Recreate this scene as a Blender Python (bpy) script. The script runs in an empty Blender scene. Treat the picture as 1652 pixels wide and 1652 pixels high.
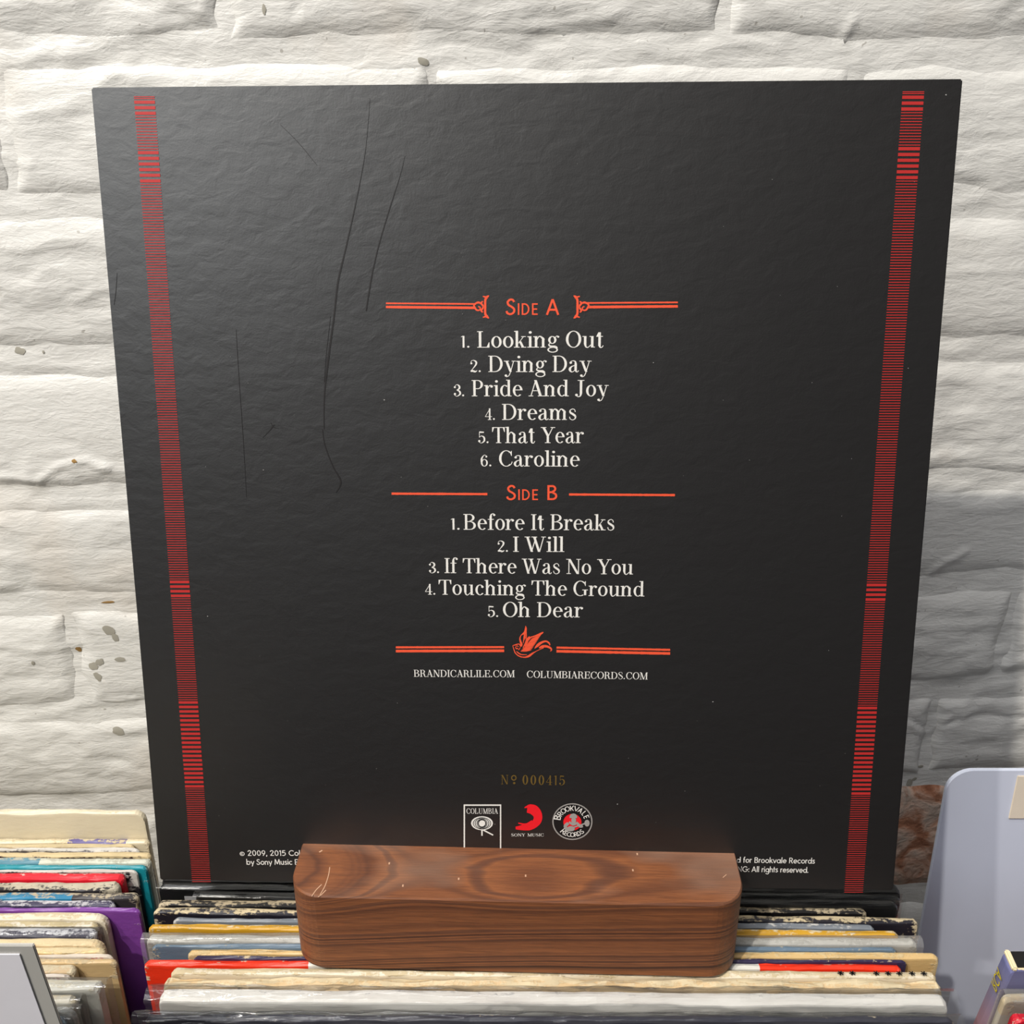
import bpy, bmesh, math, random
import numpy as np
from mathutils import Vector, Matrix, noise

C = bpy.context.scene.collection
SC = bpy.context.scene
rnd = random.Random(7)
R = math.radians

# ------------------------------------------------------------------ camera
FPX = 1656.0                      # focal length in pixels of the 1652 frame
PITCH = R(24.0)
CZ = 1.45                         # camera height above the floor
cam_d = bpy.data.cameras.new('camera'); cam = bpy.data.objects.new('camera', cam_d); C.objects.link(cam)
cam.location = (0, 0, CZ); cam.rotation_euler = (R(90) - PITCH, 0, 0)
cam_d.sensor_width = 36; cam_d.lens = 36 * FPX / 1652; cam_d.clip_start = 0.01
SC.camera = cam
# ------------------------------------------------------------------ view, world, lamps
SC.view_settings.view_transform = 'Standard'; SC.view_settings.look = 'None'
SC.view_settings.exposure = 0.0; SC.view_settings.gamma = 1.0; SC.view_settings.use_curve_mapping = False
W = bpy.data.worlds.new('room_light'); SC.world = W; W.use_nodes = True
W.node_tree.nodes['Background'].inputs[0].default_value = (1.0, 0.98, 1.0, 1)
W.node_tree.nodes['Background'].inputs[1].default_value = 0.10

def spot(name, loc, target, power, col, radius, ang=60, blend=0.6):
    d = bpy.data.lights.new(name, 'SPOT'); d.energy = power; d.color = col
    d.shadow_soft_size = radius; d.spot_size = R(ang); d.spot_blend = blend
    o = bpy.data.objects.new(name, d); C.objects.link(o); o.location = loc
    o.rotation_euler = (Vector(target) - Vector(loc)).to_track_quat('-Z', 'Y').to_euler()
    return o
spot('track_spot', (-0.88, -0.82, CZ + 1.55), (0.0, 0.5, CZ - 0.25), 133, (1.0, 0.945, 0.86), 0.022)
spot('track_spot', (-1.34, -0.82, CZ + 1.55), (0.0, 0.5, CZ - 0.25), 93, (1.0, 0.94, 0.85), 0.022)
def area(name, loc, target, sx, sy, power, col):
    d = bpy.data.lights.new(name, 'AREA'); d.shape = 'RECTANGLE'; d.size = sx; d.size_y = sy; d.energy = power; d.color = col
    o = bpy.data.objects.new(name, d); C.objects.link(o); o.location = loc
    o.rotation_euler = (Vector(target) - Vector(loc)).to_track_quat('-Z', 'Y').to_euler(); return o
area('shop_window', (-1.5, -2.25, CZ + 1.2), (0, .4, CZ - .2), 1.3, 1.2, 20, (.93, .97, 1.0))
area('overhead_fill', (-0.5, -0.25, CZ + 1.7), (-0.3, 0.1, CZ), 1.2, .6, 24, (1.0, .99, 1.0))  # soft overhead fill, added to lift the shaded wall
SC.cycles.max_bounces = 8; SC.cycles.transparent_max_bounces = 24

# ------------------------------------------------------------------ geometry of the view, used to read real positions
cP, sP = math.cos(PITCH), math.sin(PITCH)
def ray(px, py):
    a = (px - 826) / FPX; t = (py - 826) / FPX
    return Vector((a, cP - t * sP, -sP - t * cP))
def at_z(px, py, z):              # point at height z (relative to camera)
    d = ray(px, py); k = z / d.z
    return Vector((d.x * k, d.y * k, z))
def at_y(px, py, y):
    d = ray(px, py); k = y / d.y
    return Vector((d.x * k, y, d.z * k))
CAM = Vector((0, 0, CZ))

# ------------------------------------------------------------------ helpers
def link(name, me, mat=None, parent=None, smooth=False):
    o = bpy.data.objects.new(name, me); C.objects.link(o)
    if mat:
        for m in (mat if isinstance(mat, (list, tuple)) else [mat]): me.materials.append(m)
    if parent: o.parent = parent
    if smooth:
        me.polygons.foreach_set('use_smooth', [True] * len(me.polygons))
    return o
def mesh(name, vs, fs):
    me = bpy.data.meshes.new(name); me.from_pydata([tuple(v) for v in vs], [], fs); me.update(); return me
def tag(o, label, cat, group=None, kind=None):
    o['label'] = label; o['category'] = cat
    if group: o['group'] = group
    if kind: o['kind'] = kind
    return o
def empty(name, M):
    o = bpy.data.objects.new(name, None); C.objects.link(o); o.matrix_world = M; o.empty_display_size = 0.02; return o
def box_bm(bm, x0, x1, y0, y1, z0, z1, bev=0):
    r = bmesh.ops.create_cube(bm, size=1)
    vs = r['verts']
    for v in vs:
        v.co = Vector((x0 + (v.co.x + .5) * (x1 - x0), y0 + (v.co.y + .5) * (y1 - y0), z0 + (v.co.z + .5) * (z1 - z0)))
    if bev:
        es = list({e for v in vs for e in v.link_edges})
        bmesh.ops.bevel(bm, geom=es, offset=bev, segments=2, affect='EDGES')
def box(name, x0, x1, y0, y1, z0, z1, mat, parent=None, bev=0.001):
    bm = bmesh.new(); box_bm(bm, x0, x1, y0, y1, z0, z1, bev)
    me = bpy.data.meshes.new(name); bm.to_mesh(me); bm.free()
    return link(name, me, mat, parent)

# numpy value noise
def _h(ix, iy, s):
    n = (ix.astype(np.int64) * 374761393 + iy.astype(np.int64) * 668265263 + s * 974711) & 0x7fffffff
    n = ((n ^ (n >> 13)) * 1274126177) & 0x7fffffff
    return ((n ^ (n >> 16)) & 0xffff) / 65535.0
def vnoise(x, y, s=0):
    x = np.asarray(x, float); y = np.asarray(y, float)
    ix = np.floor(x); iy = np.floor(y); fx = x - ix; fy = y - iy
    fx = fx * fx * (3 - 2 * fx); fy = fy * fy * (3 - 2 * fy)
    a = _h(ix, iy, s); b = _h(ix + 1, iy, s); c = _h(ix, iy + 1, s); d = _h(ix + 1, iy + 1, s)
    return (a * (1 - fx) + b * fx) * (1 - fy) + (c * (1 - fx) + d * fx) * fy
def fbm(x, y, s=0, o=4):
    r = 0; a = .5; t = 0
    for i in range(o):
        r = r + a * vnoise(x * 2 ** i + 17 * i, y * 2 ** i + 5 * i, s + i); t += a; a *= .5
    return r / t

# ------------------------------------------------------------------ materials
class NT:
    def __init__(s, name):
        s.m = bpy.data.materials.new(name); s.m.use_nodes = True; s.t = s.m.node_tree
        s.b = s.t.nodes['Principled BSDF']; s.out = s.t.nodes['Material Output']
    def n(s, typ, **kw):
        nd = s.t.nodes.new(typ)
        for k, v in kw.items(): setattr(nd, k, v)
        return nd
    def l(s, a, b): s.t.links.new(a, b)
    def val(s, sock, v):
        if hasattr(v, 'is_output') or isinstance(v, bpy.types.NodeSocket): s.l(v, sock)
        else: sock.default_value = v
    def math(s, op, a, b=0.0, c=None, clamp=False):
        nd = s.n('ShaderNodeMath', operation=op, use_clamp=clamp)
        s.val(nd.inputs[0], a); s.val(nd.inputs[1], b)
        if c is not None: s.val(nd.inputs[2], c)
        return nd.outputs[0]
    def coord(s, scale=(1, 1, 1), kind='Object', loc=(0, 0, 0), rot=(0, 0, 0)):
        tc = s.n('ShaderNodeTexCoord'); mp = s.n('ShaderNodeMapping')
        s.l(tc.outputs[kind], mp.inputs[0]); mp.inputs['Scale'].default_value = scale
        mp.inputs['Location'].default_value = loc; mp.inputs['Rotation'].default_value = rot
        return mp.outputs[0]
    def noise(s, vec, scale, detail=4, rough=.55, dist=0.0):
        nd = s.n('ShaderNodeTexNoise'); s.l(vec, nd.inputs['Vector']); nd.inputs['Scale'].default_value = scale
        nd.inputs['Detail'].default_value = detail; nd.inputs['Roughness'].default_value = rough
        nd.inputs['Distortion'].default_value = dist
        return nd.outputs['Fac']
    def ramp(s, fac, stops, interp='LINEAR'):
        nd = s.n('ShaderNodeValToRGB'); s.l(fac, nd.inputs[0]); cr = nd.color_ramp; cr.interpolation = interp
        while len(cr.elements) < len(stops): cr.elements.new(.5)
        for e, (p, c) in zip(cr.elements, stops):
            e.position = p; e.color = (c[0], c[1], c[2], 1) if not isinstance(c, float) else (c, c, c, 1)
        return nd.outputs[0]
    def mix(s, f, a, b):
        nd = s.n('ShaderNodeMix', data_type='RGBA'); s.val(nd.inputs[0], f)
        s.val(nd.inputs[6], a if not isinstance(a, tuple) else (*a[:3], 1)); s.val(nd.inputs[7], b if not isinstance(b, tuple) else (*b[:3], 1))
        return nd.outputs[2]
    def bump(s, h, strength=.5, dist=.001, normal=None):
        nd = s.n('ShaderNodeBump'); s.l(h, nd.inputs['Height']); nd.inputs['Strength'].default_value = strength
        nd.inputs['Distance'].default_value = dist
        if normal is not None: s.l(normal, nd.inputs['Normal'])
        s.l(nd.outputs[0], s.b.inputs['Normal']); return nd.outputs[0]
    def base(s, col): s.val(s.b.inputs['Base Color'], col if not isinstance(col, tuple) else (*col[:3], 1))
    def rough(s, r): s.val(s.b.inputs['Roughness'], r)
def S(r, g, b):                    # sRGB bytes -> linear
    f = lambda c: (c / 255 / 12.92) if c / 255 <= .04045 else ((c / 255 + .055) / 1.055) ** 2.4
    return (f(r), f(g), f(b))
_mc = {}
def plain(name, col, rough=.6, spec=.5, var=.06, bump=.0):
    if name in _mc: return _mc[name]
    m = NT(name); v = m.coord(); nz = m.noise(v, 60, 3)
    m.base(m.mix(nz, tuple(c * (1 - var) for c in col), tuple(min(1, c * (1 + var)) for c in col)))
    m.rough(rough); m.b.inputs['Specular IOR Level'].default_value = spec
    if bump: m.bump(m.noise(v, 900, 2), bump, .0003)
    _mc[name] = m.m; return m.m

# painted brick
def paint_mat():
    m = NT('white_paint'); v = m.coord(kind='Object')
    big = m.noise(m.coord((1, 1, 1.6)), 5, 3); stain = m.noise(m.coord((3, 3, 2.2), loc=(.3, .2, .1)), 3.3, 3)
    col = m.mix(big, S(213, 211, 206), S(223, 222, 217))
    sf = m.ramp(stain, [(.62, 0.), (.72, 1.)])
    col = m.mix(m.math('MULTIPLY', sf, .35), col, S(205, 192, 176))
    pit = m.ramp(m.noise(m.coord((1, 1, 1)), 260, 1, .4), [(.775, 0.), (.80, 1.)])
    col = m.mix(m.math('MULTIPLY', pit, .5), col, S(120, 112, 100))
    m.base(col); m.rough(.42); m.b.inputs['Specular IOR Level'].default_value = .35
    h1 = m.noise(m.coord((1, 1, 3.2)), 55, 6, .62, .4); h2 = m.noise(m.coord((1, 1, 2.2)), 260, 3, .6)
    dr = m.ramp(m.noise(m.coord((1, 1, 2.6), loc=(2, 1, .4)), 34, 4, .55, 1.2), [(.40, 0.), (.50, 1.), (.60, 0.)])
    h = m.math('ADD', m.math('MULTIPLY', h1, 1.0), m.math('MULTIPLY', h2, .22))
    h = m.math('ADD', h, m.math('MULTIPLY', dr, .10))
    m.bump(h, .30, .0034)
    return m.m
M_paint = paint_mat()
def bare_mat():
    m = NT('bare_brick'); v = m.coord()
    n1 = m.noise(v, 42, 4, .55, .6); n2 = m.noise(v, 160, 4)
    col = m.ramp(n1, [(.30, S(122, 62, 30)), (.42, S(178, 122, 92)), (.52, S(216, 184, 164)), (.62, S(190, 174, 160)), (.74, S(150, 84, 48))])
    m.base(m.mix(m.math('MULTIPLY', n2, .25), col, S(150, 124, 104))); m.rough(.85)
    m.bump(m.math('ADD', n1, m.math('MULTIPLY', n2, .4)), .7, .005)
    return m.m
M_bare = bare_mat()
M_chip = plain('grey_plaster', S(158, 154, 142), .8, .3, .12)
M_chip_rust = plain('rust_spot', S(150, 118, 70), .8, .3, .2)

# ------------------------------------------------------------------ WALL: painted bricks, each an object
WY = 0.575; WYAW = R(2.6)
wallM = Matrix.Translation(Vector((0, WY, CZ))) @ Matrix.Rotation(WYAW, 4, 'Z')
wallI = wallM.inverted()
def wall_pt(px, py):               # local x,z on the wall plane under a pixel
    d = wallI.to_3x3() @ ray(px, py); o = wallI @ CAM
    k = -o.y / d.y; p = o + d * k; return p.x, p.z
RIDGES = [([(0, 96), (40, 98), (70, 84), (100, 92), (160, 88), (215, 90)], 1.7, 1.9), ([(70, 74), (140, 70), (240, 50), (330, 20)], .8, 2.2), ([(640, 100), (690, 98), (735, 82), (760, 90)], 1.1, 1.8),
    ([(1030, 78), (1080, 88), (1110, 86), (1150, 74), (1190, 70), (1262, 77)], 1.3, 1.7), ([(1378, 30), (1360, 70), (1385, 86), (1392, 118)], 1.3, 1.9), ([(0, 770), (60, 776), (100, 750), (140, 742), (175, 757)], 1.4, 2.0),
    ([(140, 745), (172, 752)], .9, 2.6), ([(0, 1040), (60, 1048), (105, 1046), (130, 1040)], .9, 1.8), ([(0, 1166), (60, 1161), (120, 1142), (215, 1130)], 1.2, 2.2), ([(1465, 1158), (1495, 1180), (1530, 1169), (1570, 1158), (1660, 1161)], -1.5, 1.6),
    ([(1468, 1170), (1500, 1188), (1532, 1160)], 1.1, 2.2), ([(1480, 945), (1520, 912), (1556, 892)], .9, 2.2), ([(1440, 272), (1500, 262), (1545, 252)], .9, 2.0), ([(480, 8), (470, 24)], -.9, 1.6), ([(0, 245), (25, 262), (50, 268)], .9, 2.0),
    ([(0, 590), (90, 594), (180, 592)], .8, 2.4), ([(700, 55), (820, 50), (900, 42), (1010, 18)], .7, 2.4), ([(120, 485), (150, 470), (185, 462)], .9, 1.8), ([(1450, 455), (1540, 440), (1652, 432)], .5, 2.0), ([(0, 815), (100, 816), (210, 808)], .9, 2.6)]
RIDGES = [([wall_pt(*p) for p in pl], a * .001, w * .001) for pl, a, w in RIDGES]
def ridges(x, z):
    r = np.zeros_like(x)
    wob = (vnoise(x * 160, z * 160, 91) - .5) * .0022
    for pl, a, w in RIDGES:
        d = np.full_like(x, 9.)
        for (x0, z0), (x1, z1) in zip(pl[:-1], pl[1:]):
            dx, dz = x1 - x0, z1 - z0; t = np.clip(((x - x0) * dx + (z - z0) * dz) / (dx * dx + dz * dz), 0, 1)
            d = np.minimum(d, np.hypot(x - x0 - t * dx, z - z0 - t * dz))
        r = r + a * np.exp(-((d + wob) / w) ** 2)
    return r
def relief(x, z):                  # metres towards the room
    b = fbm(x * 9, z * 14, 3, 3) - .5
    c = fbm(x * 34, z * 75, 11, 4) - .5
    rr = 1 - np.abs(2 * fbm(x * 30 + 3, z * 60, 23, 3) - 1)
    msk = np.clip((fbm(x * 11 + 9, z * 17, 31, 2) - .42) * 5, 0, 1)
    return b * .0036 + c * .0011 + msk * (rr - .7) * .0028 + ridges(x, z)
COURSE = .0825
# joint centre heights read off the photograph (left edge column)
ys_j = [-160, 80, 334, 580, 803, 974, 1152, 1300]
zj = [wall_pt(150 if y > 0 else 400, y)[1] for y in ys_j]
z_up = [zj[0] + COURSE * i for i in range(7, 0, -1)]
z_dn = [zj[-1] - COURSE * (i + .28) for i in range(1, 14)]
joints = z_up + zj + z_dn
perps = {80: [2, 700, 1371], 334: [-300, 400, 1000, 1760], 580: [-120, 620, 1300, 2050], 803: [-560, -60, 740, 1440, 2100],
         974: [-550, 121, 800, 1616, 2300], -160: [-350, 360, 1168, 1900], 1152: [-300, 420, 1130, 1496, 2200]}
wall = link('wall_back', bpy.data.meshes.new('wall_back'), M_paint); wall['kind'] = 'structure'; wall.matrix_world = wallM
def grid_mesh(xs, zs, yf, back=None):
    nx, nz = len(xs), len(zs)
    X, Z = np.meshgrid(xs, zs)
    return X, Z
def quads(nx, nz):
    return [(j * nx + i, j * nx + i + 1, (j + 1) * nx + i + 1, (j + 1) * nx + i) for j in range(nz - 1) for i in range(nx - 1)]
# mortar bed = the wall's own mesh
xs = np.concatenate([np.linspace(-1.2, -.5, 20), np.linspace(-.49, .49, 330), np.linspace(.5, 1.2, 20)])
zs = np.concatenate([np.linspace(-CZ, -.58, 14), np.linspace(-.57, .20, 260), np.linspace(.22, 1.2, 20)])
X, Z = np.meshgrid(xs, zs)
Yw = .0027 - relief(X, Z) * .9 - (fbm(X * 50, Z * 120, 77, 3) - .5) * .0016
me = mesh('wall_back', np.stack([X.ravel(), Yw.ravel(), Z.ravel()], 1), quads(len(xs), len(zs)))
old = wall.data; wall.data = me; me.materials.append(M_paint); me.polygons.foreach_set('use_smooth', [True] * len(me.polygons)); bpy.data.meshes.remove(old)

def brick(x0, x1, z0, z1, mat, seed):
    vis = not (x1 < -.42 or x0 > .42 or z0 > .16 or z1 < -.56)
    st = .0021 if vis else .03
    nx = max(4, int((x1 - x0) / st)); nz = max(4, int((z1 - z0) / st))
    def sp(n):
        t = np.linspace(0, 1, n); return t
    U, V = np.meshgrid(sp(nx), sp(nz))
    jx0 = (vnoise(V * 5, U * 0 + seed, 5) - .5) * .004; jx1 = (vnoise(V * 5, U * 0 + seed + .5, 6) - .5) * .004
    X = (x0 + jx0) * (1 - U) + (x1 + jx1) * U
    jz0 = (fbm((x0 + U * (x1 - x0)) * 22, U * 0 + seed, 7, 3) - .5) * .0075; jz1 = (fbm((x0 + U * (x1 - x0)) * 22, U * 0 + seed + .5, 8, 3) - .5) * .0075
    Z = (z0 + jz0) * (1 - V) + (z1 + jz1) * V
    ex = np.minimum(X - (x0 + jx0), (x1 + jx1) - X); ez = np.minimum(Z - (z0 + jz0), (z1 + jz1) - Z)
    w = .0035 + .008 * fbm(X * 14, Z * 14, 41, 2)
    e = np.minimum(ex * 1.2, ez)
    fall = np.maximum(np.exp(-(np.maximum(ez, 0) / w) ** 1.6), np.float64(.88) * np.exp(-(np.maximum(ex, 0) / (w * .6)) ** 1.6))
    tilt = (_h(np.array([seed]), np.array([3]), 9)[0] - .5) * .0014
    out = relief(X, Z) + tilt * (V - .5) * 2 * .6
    Y = -out + fall * .0038
    vs = np.stack([X.ravel(), Y.ravel(), Z.ravel()], 1)
    fs = quads(nx, nz)
    ring = [i for i in range(nx)] + [j * nx + nx - 1 for j in range(1, nz)] + [(nz - 1) * nx + i for i in range(nx - 2, -1, -1)] + [j * nx for j in range(nz - 2, 0, -1)]
    n0 = len(vs); bv = vs[ring].copy(); bv[:, 1] = .03
    vs = np.concatenate([vs, bv]); L = len(ring)
    fs += [(ring[(k + 1) % L], ring[k], n0 + k, n0 + (k + 1) % L) for k in range(L)]
    b = link('brick', mesh('brick', vs, fs), mat, wall, True)
    return b
JW = .0088
for k in range(len(joints) - 1):
    zt, zb = joints[k] - JW / 2, joints[k + 1] + JW / 2
    y_key = ys_j[k - 7] if 7 <= k < 7 + len(ys_j) else None
    if y_key in perps:
        ym = (ys_j[k - 7] + ys_j[min(k - 6, 7)]) / 2 if k - 7 < 7 else y_key
        px = sorted(wall_pt(p, max(ym, 20))[0] for p in perps[y_key])
    else:
        px = [(-.36 if k % 2 else -.24) + .24 * i for i in range(4)]
    while px[0] > -.85: px.insert(0, px[0] - .235)
    while px[-1] < .85: px.append(px[-1] + .235)
    bare = (y_key == 1300)
    for i in range(len(px) - 1):
        brick(px[i] + .0022, px[i + 1] - .0022, zb, zt, M_bare if (bare and px[i] > -.05) else M_paint, k * 31 + i)
# paint chips showing grey plaster
from mathutils.bvhtree import BVHTree
_v = []; _f = []
for _o in [wall] + [c for c in wall.children]:
    if _o.name.startswith('brick') and abs(_o.data.vertices[0].co.x) > .6: continue
    n_ = len(_v); _v += [tuple(q.co) for q in _o.data.vertices]; _f += [tuple(n_ + i for i in p.vertices) for p in _o.data.polygons]
BV = BVHTree.FromPolygons(_v, _f)
def surf(x, z):
    h = BV.ray_cast(Vector((x, -.1, z)), Vector((0, 1, 0))); return h[0].y if h[0] else 0.0
def chip(px, py, rx, rz, mat=M_chip, seed=0, rot=0):
    x0, z0 = wall_pt(px, py); s = .575 / FPX * 1.02
    pts = []
    for i in range(16):
        a = i / 16 * math.tau; r = 1 + .35 * (noise.noise(Vector((math.cos(a) * 1.3 + seed, math.sin(a) * 1.3, seed * .7))))
        u, v = math.cos(a) * rx * r, math.sin(a) * rz * r
        pts.append((x0 + (u * math.cos(rot) - v * math.sin(rot)) * s, z0 + (u * math.sin(rot) + v * math.cos(rot)) * s * 1.15))
    pts.append((x0, z0)); P = np.array(pts); y = [surf(a, b) - .00025 for a, b in pts]
    y[16] -= .0002
    vs = [(P[i, 0], y[i], P[i, 1]) for i in range(17)]
    link('paint_chip', mesh('paint_chip', vs, [(16, i, (i + 1) % 16) for i in range(16)]), mat, wall, True)
for c in [(175, 1017, 11, 8, M_chip, 1, -.5), (186, 1028, 5, 7, M_chip, 2, .3), (161, 1068, 8, 6, M_chip, 3, .5), (150, 1075, 8, 7, M_chip, 4), (158, 1092, 6, 9, M_chip, 5, .6),
          (194, 1064, 9, 4, M_chip, 6), (190, 1180, 11, 8, M_chip, 7, -.2), (125, 1051, 5, 5, M_chip_rust, 8), (54, 1068, 3, 4, M_chip, 9), (29, 568, 9, 5, M_chip, 10), (121, 743, 4, 3, M_chip_rust, 11),
          (1470, 1268, 7, 7, M_chip, 12), (1488, 1241, 6, 3, M_chip, 13), (1478, 1262, 6, 3, M_chip, 14, .6), (172, 974, 14, 2, M_chip_rust, 15, .05), (683, 99, 9, 4, M_chip, 16, -.3),
          (67, 570, 2, 2, M_chip, 17), (426, 15, 3, 6, M_chip, 18)]:
    chip(*c)

# floor
mf = NT('grey_concrete'); vv = mf.coord(); mf.base(mf.mix(mf.noise(vv, 3, 6), S(120, 116, 110), S(150, 146, 140))); mf.rough(.7)
fl = link('floor', mesh('floor', [(-2.2, -2.5, 0), (2.2, -2.5, 0), (2.2, .62, 0), (-2.2, .62, 0)], [(0, 1, 2, 3)]), mf.m); fl['kind'] = 'structure'

# ------------------------------------------------------------------ lettering: primitives in glyph units (cap height 1)
TH, HL = .125, .042
def arc(cx, cy, rx, ry, a0, a1, tx, ty, n=28):
    P = []; n = max(6, int(abs(a1 - a0) / 360 * 40))
    for i in range(n):
        q = []
        for a in (R(a0 + (a1 - a0) * i / n), R(a0 + (a1 - a0) * (i + 1) / n)):
            q.append(((cx + rx * math.cos(a), cy + ry * math.sin(a)), (cx + (rx - tx) * math.cos(a), cy + (ry - ty) * math.sin(a))))
        P.append([q[0][0], q[1][0], q[1][1], q[0][1]])
    return P
def rc(x0, y0, x1, y1): return [[(x0, y0), (x1, y0), (x1, y1), (x0, y1)]]
def sl(x0, y0, x1, y1, w): return [[(x0, y0), (x0 + w, y0), (x1 + w, y1), (x1, y1)]]
def dt(cx, cy, r): return [[(cx + r * math.cos(i * math.tau / 14), cy + r * math.sin(i * math.tau / 14)) for i in range(14)]]
def cat(p, n=8):
    if len(p) < 3: return [tuple(q) for q in p]
    out = []; q = [p[0]] + list(p) + [p[-1]]
    for i in range(1, len(q) - 2):
        a, b, c, d = (np.array(v, float) for v in q[i - 1:i + 3])
        for k in range(n):
            t = k / n
            out.append(tuple(.5 * ((2 * b) + (-a + c) * t + (2 * a - 5 * b + 4 * c - d) * t * t + (-a + 3 * b - 3 * c + d) * t ** 3)))
    out.append(tuple(map(float, p[-1]))); return out
def pt(pts, smooth=True, w=None):
    p = [(q[0], q[1], (q[2] if len(q) > 2 else w)) for q in pts]
    if smooth: p = cat(p)
    Ls, Rs = [], []
    for i, (x, y, ww) in enumerate(p):
        x0, y0 = p[max(0, i - 1)][:2]; x1, y1 = p[min(len(p) - 1, i + 1)][:2]
        dx, dy = x1 - x0, y1 - y0; l = math.hypot(dx, dy) or 1
        nx, ny = -dy / l * ww / 2, dx / l * ww / 2
        if not smooth and 0 < i < len(p) - 1:
            ax, ay = x - x0, y - y0; la = math.hypot(ax, ay) or 1
            co = abs((ax * dx + ay * dy) / la / l); f = min(1.6, 1 / max(.3, co)); nx *= f; ny *= f
        Ls.append((x + nx, y + ny)); Rs.append((x - nx, y - ny))
    return [[Rs[i], Rs[i + 1], Ls[i + 1], Ls[i]] for i in range(len(p) - 1)]
def stem(x, y0, y1, top=True, bot=True, s=.085, flag=False):
    r = rc(x, y0, x + TH, y1)
    if bot: r += rc(x - s, y0, x + TH + s, y0 + HL)
    if top: r += rc(x - s, y1 - HL, x + TH + s, y1)
    if flag: r += [[(x - s, y1 - HL), (x, y1 - HL - .03), (x + TH, y1), (x - s, y1 - .01)]]
    return r
XH = .69
def arch(x0, x1, w=TH):            # n-arch from stem right side x0 to right stem left side x1
    return pt([(x0, XH - .2, HL), (x0 + (x1 - x0) * .3, XH - .04, HL * 1.3), (x0 + (x1 - x0) * .7, XH - .02, w * .6), (x1 + w / 2, XH - .16, w), (x1 + w / 2, XH - .24, w)]) + rc(x1, 0, x1 + w, XH - .2) + rc(x1 - .07, 0, x1 + w + .07, HL)
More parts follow.
